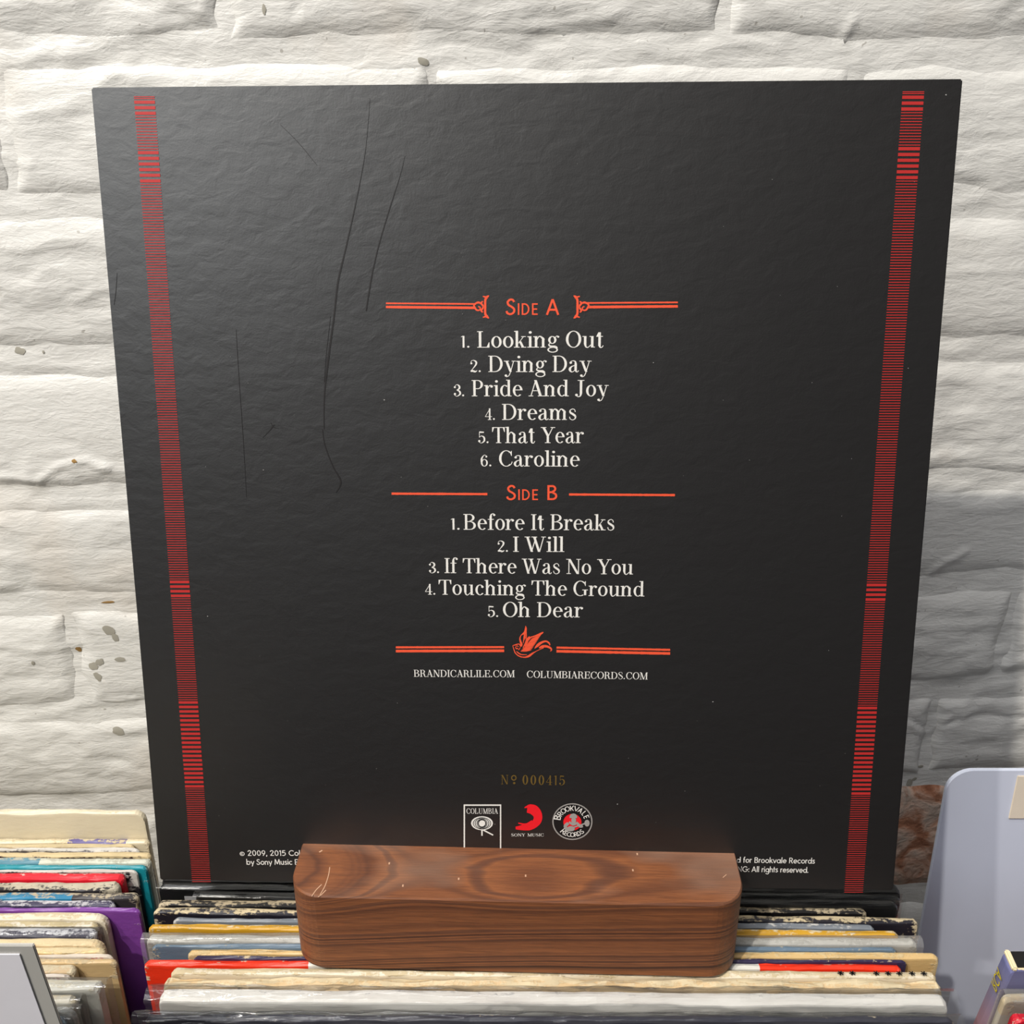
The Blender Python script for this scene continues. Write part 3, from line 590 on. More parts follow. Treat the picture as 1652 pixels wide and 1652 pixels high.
def col_logo(P):
    for a in [(748, 1297.6, 808.6, 1299.8), (748, 1297.6, 750.2, 1372), (806.6, 1297.6, 808.6, 1372), (748, 1370, 808.6, 1372)]: P.rect(*a)
    P.text('COLUMBIA', 752.7, 803.6, 1312.5, 8.6, DID, track=.02)
    P.ell(777.6, 1327.8, 17.6, 11.2); P.stroke([(777.6, 1337, 2.2), (777.6, 1348, 2.2)], False); P.stroke([(779, 1338.4, 2.2), (795.5, 1347, 2)], False)
line_obj('square_logo', I_white, col_logo)
def col_rings(P):
    for rx, ry in ((14.6, 9.6), (11.6, 8.6), (8.6, 7.4)): P.ring(777.6, 1327.8, rx, ry, 1.0, .8, lift=.0001)
    P.ring(777.6, 1327.8, 6.8, 6.6, 1.5, 1.4, lift=.0001)
line_obj('logo_ring', I_black, col_rings)
def swoosh(P):
    s = 1 / 5.9; T = lambda x, y, w: (720 + x * s, 1230 + y * s, w * s)
    P.stroke([T(770, 440, 74), T(830, 450, 96), (720 + 870 * s, 1230 + 500 * s, 84 * s), T(862, 560, 78), T(800, 610, 62), T(730, 618, 52), T(660, 622, 26)])
    P.stroke([T(820, 560, 30), T(760, 588, 22), T(685, 576, 10)]); P.stroke([T(745, 430, 10), T(800, 412, 30), T(850, 425, 20)])
line_obj('brush_logo', I_bright, swoosh)
line_obj('logo_caption', I_white, lambda P: (P.text('SONY MUSIC', 825, 877.3, 1349, 4.6, DID, space=.5), P.text('Commercial', 828, 864, 1360, 5, DID) if False else None))
BX, BY = 923.4, 1325
line_obj('badge_disc', I_black, lambda P: P.ell(BX, BY, 31.5, 28.8))
line_obj('badge_ring', I_grey, lambda P: P.ring(BX, BY, 32.4, 29.6, 2.0, 1.9, lift=.0001))
line_obj('badge_red_spot', I_bright, lambda P: P.ell(BX, BY + 1, 14.6, 13.4, lift=.00012))
def badge_text(P, st, r, a0, a1, hgt, flip):
    for i, ch in enumerate(st):
        a = R(a0 + (a1 - a0) * (i + .5) / len(st)); w, polys = GEO[ch]; sc = hgt * (1.25 if i == 0 else 1)
        for q in polys:
            o = []
            for x, y in q:
                lx, ly = (x - w / 2) * sc * .9, y * sc
                rr = (r + ly) if not flip else (r - ly + hgt)
                th = a + (-(lx / r) if not flip else (lx / r))
                o.append((BX + rr * math.cos(th), BY - rr * math.sin(th) * .91))
            P.px(o, .00022)
GWs = GW
line_obj('badge_lettering', I_white, lambda P: (badge_text(P, 'BROOKVALE', 19.5, 172, 12, 9, False), badge_text(P, 'RECORDS', 19, 222, 318, 8, True)))
def guitarist(P):
    L = .00032
    P.ell(925, 1315, 5.2, 3.4, L); P.rect(919, 1315, 931, 1319, L); P.ell(925.5, 1322.6, 3.8, 5.6, L)
    P.stroke([(917, 1327, 5), (912, 1332, 5.5), (916, 1338, 5), (924, 1336, 4)], lift=L); P.stroke([(931, 1327, 4), (936, 1332, 4.5), (940, 1331, 5)], lift=L)
    P.ell(921, 1336, 6.2, 4.2, L); P.stroke([(922, 1335, 2), (941, 1328.5, 2.2), (948, 1326, 2)], False, L); P.ell(947, 1327, 4.2, 5.4, L); P.stroke([(918, 1325, 3), (925, 1329, 4), (932, 1326, 3)], lift=L)
line_obj('badge_figure', I_grey, guitarist)
line_obj('small_print', I_white, lambda P: (P.text('© 2009, 2015 Colu', 387.2, 490.6, 1380.3, 8.8, GEO, space=.36), P.text('by Sony Music En', 398, 487, 1394.7, 8.8, GEO, space=.32)))
line_obj('small_print', I_white, lambda P: (P.text('ed for Brookvale Records', 1181.5, 1314.3, 1391.2, 9, GEO, yR=1393, space=.34), P.text('ING: All rights reserved.', 1187, 1303.7, 1406, 9, GEO, yR=1407.8, space=.34)))
# crease marks and scuffs in the laminate
_k = 1 / 2.36; T = lambda x, y, w: (380 + x * _k, 150 + y * _k, w * 1.0)
for st_ in (
    [T(512, 20, .4), T(502, 150, .6), T(490, 250, .9), T(462, 400, 1.6), T(420, 590, 2.2), T(390, 720, 2.8), T(375, 850, 2.4), T(352, 1020, 3.0), T(338, 1160, 2.0), T(337, 1280, 1.2)],
    [T(362, 850, .7), T(345, 1000, 1.0), T(338, 1100, .7)],
    [T(331, 1280, 1.2), T(340, 1340, 1.6), T(370, 1420, 1.8), T(398, 1470, 2.4), T(398, 1495, 2.2), T(382, 1522, .8)],
    [T(645, 240, .4), T(628, 310, .8), T(590, 430, 1.6), T(548, 570, 1.8), T(522, 680, 2.0), T(508, 760, 2.2), T(497, 830, 1.8)],
    [T(104, 1312, .7), T(130, 1285, 1.4), T(140, 1272, 1.8), T(148, 1262, .8)],
    [T(134, 1255, .6), T(145, 1272, 1.2), T(165, 1278, .6)],
    [T(2, 900, .6), T(14, 1100, .9), T(28, 1300, .7), T(42, 1540, .4)],
    [T(170, 120, .5), T(240, 190, .9), T(310, 275, .6)],
    [(320 / 4.345 * 0 + 189, 440, .5), (187, 470, .9), (184, 492, .6)],
    ): line_obj('crease_mark', I_dark, lambda P, st_=st_: P.stroke(st_))

def dust(P):
    r = random.Random(5)
    for (x, y, q) in [(620, 645, 1.2), (1054, 585, .9), (1150, 1132, 1.1), (425, 758, .8), (1526, 153, 1.4), (1475, 293, .8), (1465, 594, .8), (996, 1297, 1), (335, 994, 1.0)] + [(r.uniform(300, 1400), r.uniform(250, 1330), r.uniform(.35, .6)) for _ in range(45)]:
        P.ell(x, y, q, q * .8, n=7)
line_obj('dust_speck', I_pale, dust)['kind'] = 'stuff'

# ------------------------------------------------------------------ walnut block with a slot
BZ0, BZ1 = -.3485, -.3087
mw = NT('walnut'); tc = mw.n('ShaderNodeTexCoord'); sx = mw.n('ShaderNodeSeparateXYZ'); mw.l(tc.outputs['Object'], sx.inputs[0])
warp = mw.noise(mw.coord((1, 1.6, 1.6)), 7, 1, .4); warp2 = mw.noise(mw.coord((.4, 3, 3), loc=(.3, .1, .7)), 30, 2, .5)
dy = mw.math('SUBTRACT', sx.outputs[1], -.003); dz = mw.math('SUBTRACT', sx.outputs[2], .09)
rr = mw.math('SQRT', mw.math('ADD', mw.math('MULTIPLY', dy, dy), mw.math('MULTIPLY', dz, dz)))
fld = mw.math('ADD', rr, mw.math('MULTIPLY', sx.outputs[0], .042))
gx = mw.math('DIVIDE', mw.math('ADD', sx.outputs[0], .044), .036); gx = mw.math('EXPONENT', mw.math('MULTIPLY', mw.math('MULTIPLY', gx, gx), -1.0))
gz = mw.math('DIVIDE', mw.math('SUBTRACT', sx.outputs[2], .022), .017, clamp=True)
fld = mw.math('ADD', fld, mw.math('MULTIPLY', mw.math('MULTIPLY', gx, gz), .0052))
fld = mw.math('ADD', fld, mw.math('MULTIPLY', mw.math('SUBTRACT', warp, .5), .012)); fld = mw.math('ADD', fld, mw.math('MULTIPLY', mw.math('SUBTRACT', warp2, .5), .0018))
cmb = mw.n('ShaderNodeCombineXYZ'); mw.l(mw.math('MULTIPLY', fld, 1.0), cmb.inputs[0])
band1 = mw.math('ADD', mw.math('MULTIPLY', mw.noise(cmb.outputs[0], 330, 1, .5), .8), mw.math('MULTIPLY', mw.noise(cmb.outputs[0], 1100, 1, .5), .2))
col = mw.ramp(band1, [(.33, S(52, 28, 20)), (.40, S(86, 50, 33)), (.46, S(124, 74, 44)), (.56, S(142, 86, 50)), (.61, S(98, 60, 42)), (.70, S(134, 82, 50))])
fib = mw.noise(mw.coord((1.0, 22, 22)), 60, 4, .6); fib2 = mw.noise(mw.coord((1.5, 60, 60)), 70, 3, .6)
col = mw.mix(mw.ramp(fib, [(.35, .35), (.6, 0.)]), col, S(66, 38, 27)); col = mw.mix(mw.ramp(fib2, [(.30, .4), (.5, 0.)]), col, S(48, 27, 20))
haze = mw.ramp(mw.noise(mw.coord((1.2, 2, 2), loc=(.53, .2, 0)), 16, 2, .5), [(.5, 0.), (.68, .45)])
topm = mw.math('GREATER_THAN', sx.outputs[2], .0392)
col = mw.mix(mw.math('MULTIPLY', haze, topm), col, S(150, 122, 104))  # pale gloss sheen and dust painted into the top face's colour
mw.base(col); mw.rough(.5); mw.b.inputs['Specular IOR Level'].default_value = .45
mw.bump(mw.math('ADD', fib, fib2), .25, .0004)
blk = empty('wooden_display_block', Matrix.Identity(4))
tag(blk, 'dark walnut display block with rounded corners holding the black album cover', 'display block')
yaw = math.atan2(ax.y, ax.x)
fm = at_z(834, 1453, BZ1)
BW = .1846
blk.matrix_world = Matrix.Translation(CAM + Vector((fm.x, fm.y + .018, BZ0))) @ Matrix.Rotation(yaw, 4, 'Z')
bH = BZ1 - BZ0
def rounded(x0, x1, y0, y1, rf, rb, n=10):
    p = []
    for cx, cy, r, a0 in ((x0 + rf[0], y0 + rf[0], rf[0], 180), (x1 - rf[1], y0 + rf[1], rf[1], 270), (x1 - rb, y1 - rb, rb, 0), (x0 + rb, y1 - rb, rb, 90)):
        for i in range(n + 1): a = R(a0 + 90 * i / n); p.append((cx + r * math.cos(a), cy + r * math.sin(a)))
    return p
def extr(name, P, zs, mat, parent, taper=None):
    vs = []; n = len(P); cx = sum(p[0] for p in P) / n; cy = sum(p[1] for p in P) / n
    for z, s, sh in zs:
        for x, y in P:
            d = math.hypot(x - cx, y - cy); vs.append((x - (x - cx) / d * s, y - (y - cy) / d * s + sh, z))
    fs = [tuple(range(n - 1, -1, -1)), tuple((len(zs) - 1) * n + i for i in range(n))]
    for k in range(len(zs) - 1):
        fs += [(k * n + i, k * n + (i + 1) % n, (k + 1) * n + (i + 1) % n, (k + 1) * n + i) for i in range(n)]
    return link(name, mesh(name, vs, fs), mat, parent)
lean = math.atan2(up.y, up.z)
yb_top = .0165; slot = ST + .0012
def lean_at(z): return (z - bH) * math.tan(lean)
# front part (in front of the slot), bottom web, back part
Pf = rounded(-BW / 2, BW / 2, -.018, yb_top, (.0135, .0135), .003)
def front_part():
    n = len(Pf); vs = []
    zs = [0, .0008, bH - .0008, bH]; ins = [.0008, 0, 0, .0005]
    for z, s in zip(zs, ins):
        for x, y in Pf:
            yy = y
            if y > 0.004: yy = y + max(lean_at(z), -.0045)
            cxx, cyy = 0, 0; d = math.hypot(x, y * 3)
            vs.append((x * (1 - s / abs(BW / 2)), yy - math.copysign(s, yy), z))
    fs = [tuple(range(n - 1, -1, -1)), tuple(3 * n + i for i in range(n))]
    for k in range(3): fs += [(k * n + i, k * n + (i + 1) % n, (k + 1) * n + (i + 1) % n, (k + 1) * n + i) for i in range(n)]
    return link('front_lip', mesh('front_lip', vs, fs), mw.m, blk)
front_part()
zsl = .0192
box('slot_floor', -BW / 2 + .003, BW / 2 - .003, .0119, .0235, .0, zsl - .001, mw.m, blk, .0004)
extr('back_rest', rounded(-BW / 2, BW / 2, .0235, .045, (.002, .002), .012), [(0, 0, 0), (bH, 0, .0)], mw.m, blk)
# scratches & specks on the block top
def on_top(px, py):
    p = blk.matrix_world.inverted() @ (CAM + at_z(px, py, BZ1)); return p.x, p.y
I_scr = ink('pale_scratch', S(200, 158, 128), .6)
def scr(pts, w):
    v = []; P = pt([(*on_top(a, b), w * .00025) for a, b in pts])
    n = 0; fs = []
    for q in P:
        v += [(a, b, bH + .00008) for a, b in q]; fs.append((n, n + 1, n + 2, n + 3)); n += 4
    link('scratch', mesh('scratch', v, fs), I_scr, blk)
scr([(532, 1399), (530, 1412), (524, 1430), (516, 1444)], 1.4); scr([(519, 1427), (510, 1436), (503, 1446)], 1.6); scr([(526, 1436), (518, 1444), (513, 1447)], 1.5); scr([(1166, 1416), (1172, 1411)], 1.2)
scr([(515, 1375), (520, 1372)], 2.6)
for a, b in ((628, 1393), (740, 1418), (794, 1360), (848, 1413), (1021, 1404), (1028, 1378), (650, 1429)):
    scr([(a - 1.2, b), (a + 1.2, b)], 5)

# ------------------------------------------------------------------ record sleeves in the bins
def rec_mat(name, col, edge=S(214, 196, 160), wear=.35, hw=.157, rough=.45, split=None, col2=None, splitL=None, face=None):
    """sleeve card: colour worn through to the board along the back lip and at the corners (object space; y back, z up, origin bottom centre)"""
    m = NT(name); tc = m.n('ShaderNodeTexCoord'); sx = m.n('ShaderNodeSeparateXYZ'); m.l(tc.outputs['Object'], sx.inputs[0])
    x, y, z = sx.outputs; c = (*col, 1)
    v = tc.outputs['Object']
    var = m.noise(m.coord((1, 1, 1)), 25, 4)
    dk = .92 if sum(col) > 1.2 else 1.0
    cc = m.mix(var, tuple(k * .84 * dk for k in col), tuple(min(1, k * 1.1 * dk) for k in col))
    if split is not None:
        f = m.math('GREATER_THAN', x, split) if splitL is None else m.math('MULTIPLY', m.math('GREATER_THAN', x, split), m.math('LESS_THAN', x, splitL))
        cc = m.mix(f, cc, col2)
    n1 = m.noise(m.coord((.8, 3, 1.5)), 150, 4, .65); n2 = m.noise(m.coord((1, 1, 1)), 520, 3, .6); nn = m.math('ADD', m.math('MULTIPLY', n1, .65), m.math('MULTIPLY', n2, .35))
    # distance from the top lip in mm-ish
    top = m.math('MULTIPLY', m.math('SUBTRACT', z, .3135), 450.0)         # 0..~.7 over the last 1.5 mm
    yy = m.math('MULTIPLY', y, 260.0)
    cor = m.math('MULTIPLY', m.math('SUBTRACT', m.math('ABSOLUTE', x), hw - .008), 90.0)
    cor = m.math('MAXIMUM', m.math('MINIMUM', cor, 1.2), -1.0); cor = m.math('MULTIPLY', cor, m.math('GREATER_THAN', z, .306))
    t1 = m.math('ADD', m.math('MINIMUM', top, .6), m.math('MULTIPLY', yy, .55))
    t1 = m.math('MAXIMUM', t1, cor)
    f = m.math('ADD', t1, m.math('MULTIPLY', m.math('SUBTRACT', nn, .5), 3.4)); f = m.math('ADD', f, wear * 2 - 1.15)
    f = m.math('MULTIPLY', f, 4.0, clamp=True)
    f = m.math('MULTIPLY', f, m.math('GREATER_THAN', z, .300), clamp=True)
    edc = m.mix(m.noise(v, 90, 4), tuple(k * .52 for k in edge), tuple(k * .96 for k in edge))
    m.base(m.mix(f, cc, edc)); m.rough(m.math('ADD', m.math('MULTIPLY', f, .35), rough))
    m.bump(m.math('ADD', n1, m.math('MULTIPLY', f, .8)), .35, .0007)
    return m.m
def plastic(name='clear_plastic', haze=.16, gl=.30, rough=.12):
    if name in _mc: return _mc[name]
    m = NT(name); t = m.t; b = m.b
    tr = m.n('ShaderNodeBsdfTransparent'); tr.inputs[0].default_value = (.93, .94, .94, 1)
    df = m.n('ShaderNodeBsdfDiffuse'); df.inputs[0].default_value = (.72, .71, .69, 1)
    g = m.n('ShaderNodeBsdfGlossy'); g.inputs['Roughness'].default_value = rough; g.inputs[0].default_value = (1, 1, 1, 1)
    nb = m.n('ShaderNodeBump'); m.l(m.noise(m.coord((1, 1, 2.5)), 45, 4, .6, .8), nb.inputs['Height']); nb.inputs['Strength'].default_value = .3; nb.inputs['Distance'].default_value = .002
    m.l(nb.outputs[0], g.inputs['Normal'])
    lw = m.n('ShaderNodeLayerWeight'); lw.inputs[0].default_value = .25; m.l(nb.outputs[0], lw.inputs['Normal'])
    m1 = m.n('ShaderNodeMixShader'); m1.inputs[0].default_value = haze; m.l(tr.outputs[0], m1.inputs[1]); m.l(df.outputs[0], m1.inputs[2])
    fac = m.math('ADD', m.math('MULTIPLY', lw.outputs[0], .42), gl * .03, clamp=True)
    m2 = m.n('ShaderNodeMixShader'); m.l(fac, m2.inputs[0]); m.l(m1.outputs[0], m2.inputs[1]); m.l(g.outputs[0], m2.inputs[2])
    m.l(m2.outputs[0], m.out.inputs[0]); m.t.nodes.remove(b)
    _mc[name] = m.m; return m.m
M_pl = plastic('clear_plastic', .035); M_plc = plastic('glass_clear_plastic', .012, .2, .2); M_plh = plastic('hazy_plastic', .14, .3, .18)
RH = .315
def sleeve_mesh(w, t, h, seed=0, ragged=.0004, rcorner=.004):
    """card sleeve: rounded upper corners, softly rounded lips, slightly wavy top"""
    out = []; r = rcorner
    out += [(-w / 2, 0)]
    n = 6
    for i in range(n + 1): a = R(180 - 90 * i / n); out.append((-w / 2 + r + r * math.cos(a), h - r + r * math.sin(a)))
    k = 70
    for i in range(1, k): out.append((-w / 2 + r + (w - 2 * r) * i / k, h))
    for i in range(n + 1): a = R(90 - 90 * i / n); out.append((w / 2 - r + r * math.cos(a), h - r + r * math.sin(a)))
    out += [(w / 2, 0)]
    prof = [(-.5, -.0010), (-.47, -.0003), (-.25, .0), (.0, .0002), (.25, 0), (.47, -.0003), (.5, -.0010)]
    vs = []; N = len(out)
    for j, (py, ins) in enumerate(prof):
        for (x, z) in out:
            dzz = (noise.noise(Vector((x * 40, seed, py * 1.5))) * ragged * 2 + noise.noise(Vector((x * 160, seed + 4, py * 2))) * ragged) if z > h - .0001 else 0
            dx = 0
            if abs(x) > w / 2 - .0005: dx = math.copysign(ins, x) * 1.0 if False else (ins if x > 0 else -ins)
            bow = math.sin((x / w + .5) * math.pi) * 0
            tt = t * (1 + .10 * noise.noise(Vector((x * 12, seed * 2.1, 3))) - .10)
            vs.append((x + dx, py * tt + bow, z + (ins if z > h * .5 else 0) + dzz))
    fs = []
    for j in range(len(prof) - 1): fs += [(j * N + i, j * N + i + 1, (j + 1) * N + i + 1, (j + 1) * N + i) for i in range(N - 1)]
    J = (len(prof) - 1) * N
    fs += [tuple(range(N - 1, -1, -1)), tuple(J + i for i in range(N))]
    fs += [(j * N + N - 1, j * N, (j + 1) * N, (j + 1) * N + N - 1) for j in range(len(prof) - 1)]
    me = mesh('record_sleeve', vs, fs)
    bm = bmesh.new(); bm.from_mesh(me); bmesh.ops.recalc_face_normals(bm, faces=bm.faces); bm.to_mesh(me); bm.free()
    return me
def plastic_mesh(x0, x1, yf, yk, h, seed, crink=.0022, lift=.004):
    """thin film over the card: front sheet, wrinkled cap over the lips, back sheet"""
    ym = (yf + yk) / 2; ry = (yk - yf) / 2 + .0004; rz = h - RH + .0016
    prof = [(-ry, z) for z in (.02, .14, .22, .26, .28, .29, .296, .301, .305, .309)] + [(-ry * math.cos(a), RH - .0012 + rz * math.sin(a)) for a in [math.pi * i / 18 for i in range(19)]] + [(ry, z) for z in (.305, .29, .26, .2, .02)]
    xs_ = np.linspace(x0, x1, 260); vs = []
    for j, (py, z) in enumerate(prof):
        for x in xs_:
            a = max(0, min(1, (z - .285) / .02)); u = j * .22
            q = noise.noise(Vector((x * 26, u, seed))) * .9 + noise.noise(Vector((x * 75 + u * 2, u * 1.7, seed + 3))) * .55 + noise.noise(Vector((x * 190, u * 2.4, seed + 7))) * .2
            q2 = 1 - 2 * abs(noise.noise(Vector((x * 38 + u * 3, u * 1.1, seed + 11))))
            amp = crink * a * (.35 * q + .22 * max(0, q2))
            d = math.hypot(py, max(0, z - RH + .0012)) or 1
            ny, nz = py / d, max(0, z - RH + .0012) / d
            vs.append((x, ym + py + ny * (amp + crink * .1), z + nz * amp * 1.0 + max(0, nz) * crink * .05))
    m = len(xs_)
    return mesh('plastic_sleeve', vs, [(j * m + i, j * m + i + 1, (j + 1) * m + i + 1, (j + 1) * m + i) for j in range(len(prof) - 1) for i in range(m - 1)])

BASE = -.345 - RH                       # bin floor (relative to the camera)
def stand(name, yL, yR, xL, xR, ztop, mat, label, group, th, rag=.0004, xrefs=(300, 1400), width=None, rcn=.0028):
    """place a sleeve whose top lip passes through the given spots"""
    A = at_z(xrefs[0], yL, ztop); B = at_z(xrefs[1], yR, ztop)
    d = (B - A); yw = math.atan2(d.y, d.x)
    def X(px):
        t = (px - xrefs[0]) / (xrefs[1] - xrefs[0]); return at_z(px, yL + (yR - yL) * t, ztop)
    if xL is None: q = X(xR); p = q - Vector((math.cos(yw), math.sin(yw), 0)) * (width or .314)
    elif xR is None: p = X(xL); q = p + Vector((math.cos(yw), math.sin(yw), 0)) * (width or .314)
    else: p, q = X(xL), X(xR)
    c = (p + q) / 2; w = (q - p).length
    h = RH
    back = Vector((-math.sin(yw), math.cos(yw), 0))
    o = link(name, sleeve_mesh(w, th, h, rnd.random() * 50, rag, rcn), mat, None, False)
    me = o.data
    o.matrix_world = Matrix.Translation(CAM + Vector((c.x, c.y, ztop - h)) - back * th / 2) @ Matrix.Rotation(yw, 4, 'Z')
    tag(o, label, 'record', group)
    o['w'] = w; o['t'] = th
    return o
def wrap(o, ext=.004, dx0=.003, dx1=.003, mat=None, crink=.0022):
    p = link('plastic_sleeve', plastic_mesh(-o['w'] / 2 - dx0, o['w'] / 2 + dx1, -o['t'] / 2, o['t'] / 2, RH + ext, rnd.random() * 40, crink), mat or M_pl, o, True)
    return p
cream = S(224, 208, 172); GM = 'records in the middle bin'; GL = 'records in the left bin'; GR = 'records in the right bin'
ZM = -.3495
# (yL,yR,xL,xR, material args, label)
mid = [
 (1406, 1424, 266, 1448, dict(col=S(10, 10, 11), wear=-.6, rough=.5), 'plain black record hidden under the bottom edge of the album cover', 0),
 (1424, 1441, 259, 1450, dict(col=S(14, 15, 17), wear=-.6, rough=.3), 'black record in clear plastic directly below the album cover, second rearmost in middle bin', 1),
 (1437, 1452, 318, 1446, dict(col=S(12, 12, 14), wear=-.5, rough=.3), 'glossy black record in plastic third from the back of the middle bin', 1),
 (1450, 1463, 258, 1396, dict(col=S(26, 24, 25), wear=.34, edge=S(206, 190, 160)), 'black record with peeled cream corner, fourth from back of the middle bin', 0),
 (1463, 1478, 250, 1478, dict(col=S(30, 28, 38), wear=.36, edge=S(226, 208, 170)), 'black record with ragged cream lip reaching far left and right in the middle bin', 0),
 (1478, 1490, 281, 1409, dict(col=S(120, 126, 134), wear=.2, edge=S(214, 212, 208)), 'scuffed grey record just behind the mustard one', 0),
 (1489, 1500, 242, 1448, dict(col=S(196, 148, 34), wear=.24, edge=S(232, 216, 180)), 'mustard yellow record with cream lip in the middle bin', 0),
 (1506, 1511, 240, 1476, dict(col=S(196, 192, 184), wear=.35, edge=S(190, 186, 176)), 'pale grey record in hazy plastic in front of the mustard one', 2),
 (1521, 1526, 247, 1445, dict(col=S(96, 116, 134), wear=.16, edge=S(206, 192, 160)), 'slate blue record behind the tan one in the middle bin', 0),
 (1530, 1536, 305, 1512, dict(col=S(214, 180, 122), wear=.30, edge=S(226, 200, 150)), 'tan card record sticking out right of its neighbours in the middle bin', 0),
 (1541, 1547, 312, 1462, dict(col=S(46, 38, 70), wear=.2, edge=S(226, 208, 170)), 'thin dark purple record between the tan and the red ones', 0),
 (1547, 1554, 235, 1452, dict(col=S(232, 52, 22), wear=.12, edge=S(226, 208, 180), split=-.090, splitL=.100, col2=S(216, 214, 204)), 'bright red record with white middle section, at both sides of the block', 0),
 (1560, 1566, 278, 1508, dict(col=S(226, 214, 190), wear=.4, edge=S(222, 204, 166)), 'cream record with torn lip and printed asterisks right of the block', 0),
 (1574, 1579, 268, 1514, dict(col=S(214, 186, 142), wear=.4, edge=S(232, 214, 176)), 'tan torn record right in front of the wooden block', 0),
 (1594, 1601, 262, 1522, dict(col=S(226, 222, 216), wear=.08, edge=S(210, 208, 206)), 'white record in crinkled plastic behind the frontmost navy one', 2),
 (1635, 1638, 237, 1536, dict(col=S(22, 23, 44), wear=.08, edge=S(206, 190, 160)), 'navy blue record in crinkled plastic, frontmost of the middle bin', 2),
]
def th_for(i, lst, z, cap=.0068):
    a = lst[i]
    if i + 1 >= len(lst): return .006
    b = lst[i + 1]
    g = min(at_z(300, a[0], z).y - at_z(300, b[0], z).y, at_z(1400, a[1], z).y - at_z(1400, b[1], z).y)
    return max(.0012, min(g - .0003, cap))
recs = {}
for i, (yL, yR, xL, xR, mk, lab, pl) in enumerate(mid):
    t = th_for(i, mid, ZM) if i < len(mid) - 1 else .0032; i -= 1
    mk['hw'] = (at_z(xR, yR, ZM).x - at_z(xL, yL, ZM).x) / 2
    o = stand('record_sleeve', yL, yR, xL, xR, ZM - (0.0002 if i % 2 else .0010), rec_mat('card_' + lab.split()[0] + str(i), **mk), lab, GM, t, rag=(.0004 if i == 11 else .0011) if 'torn' in lab else .0004)
    recs[i] = o
    if pl == 1: wrap(o, .0004, .001, .0035 if i else .002, M_plc, .0006)
    if pl == 2: wrap(o, (.0026 if i == 13 else .0008) if i != 6 else .001, .005 if i > 10 else .002, .0035 if i > 10 else .002, M_plh if i == 6 else M_pl, .0034 if i != 6 else .0012)
# asterisks on the cream record
o = recs[11]
def ast():
    P = Print(lambda a, b: (a, b)); Mi = o.matrix_world.inverted()
    vs = []; fs = []
    for px_ in (1356.5, 1375.5, 1414, 1433, 1451, 1471.5, 1490.5):
        p = Mi @ (CAM + at_z(px_, 1575, ZM)); n0 = len(vs)
        for q in GEO['*'][1]:
            n0 = len(vs); vs += [(p.x + (a - .35) * .0042, -o['t'] / 2 - .0002, RH - .0032 + (b - .5) * .0042) for a, b in q]; fs.append((n0, n0 + 1, n0 + 2, n0 + 3))
            n0 = len(vs); vs += [(p.x + (a - .35) * .0046, -.0004 - .0 + (b - .5) * .0040, RH + .0012) for a, b in q]; fs.append((n0, n0 + 1, n0 + 2, n0 + 3))
    link('printed_asterisk', mesh('printed_asterisk', vs, fs), I_black, o)
ast()
# front navy record: pale circle outline printed on its face
def circ():
    o = recs[14]; vs = []; fs = []
    Mi = o.matrix_world.inverted(); p = Mi @ (CAM + at_z(367, 1646, ZM)); 
    for q in arc(p.x, RH - .0035 - .022, .022, .022, 0, 360, .0006, .0006):
        n0 = len(vs); vs += [(a, -o['t'] / 2 - .0002, b) for a, b in q]; fs.append((n0, n0 + 1, n0 + 2, n0 + 3))
    link('printed_circle', mesh('printed_circle', vs, fs), ink('yellow_ink', S(190, 180, 90)), o)
circ()
# white price label at the rear plastic sleeve
o = recs[0]; Mi = o.matrix_world.inverted(); p = Mi @ (CAM + at_z(300, 1436, ZM))
box('price_label', p.x - .002, p.x + .012, -o['t'] / 2 - .0002, -o['t'] / 2, RH - .02, RH - .0045, plain('label_paper', S(214, 212, 214), .7), o, 0)

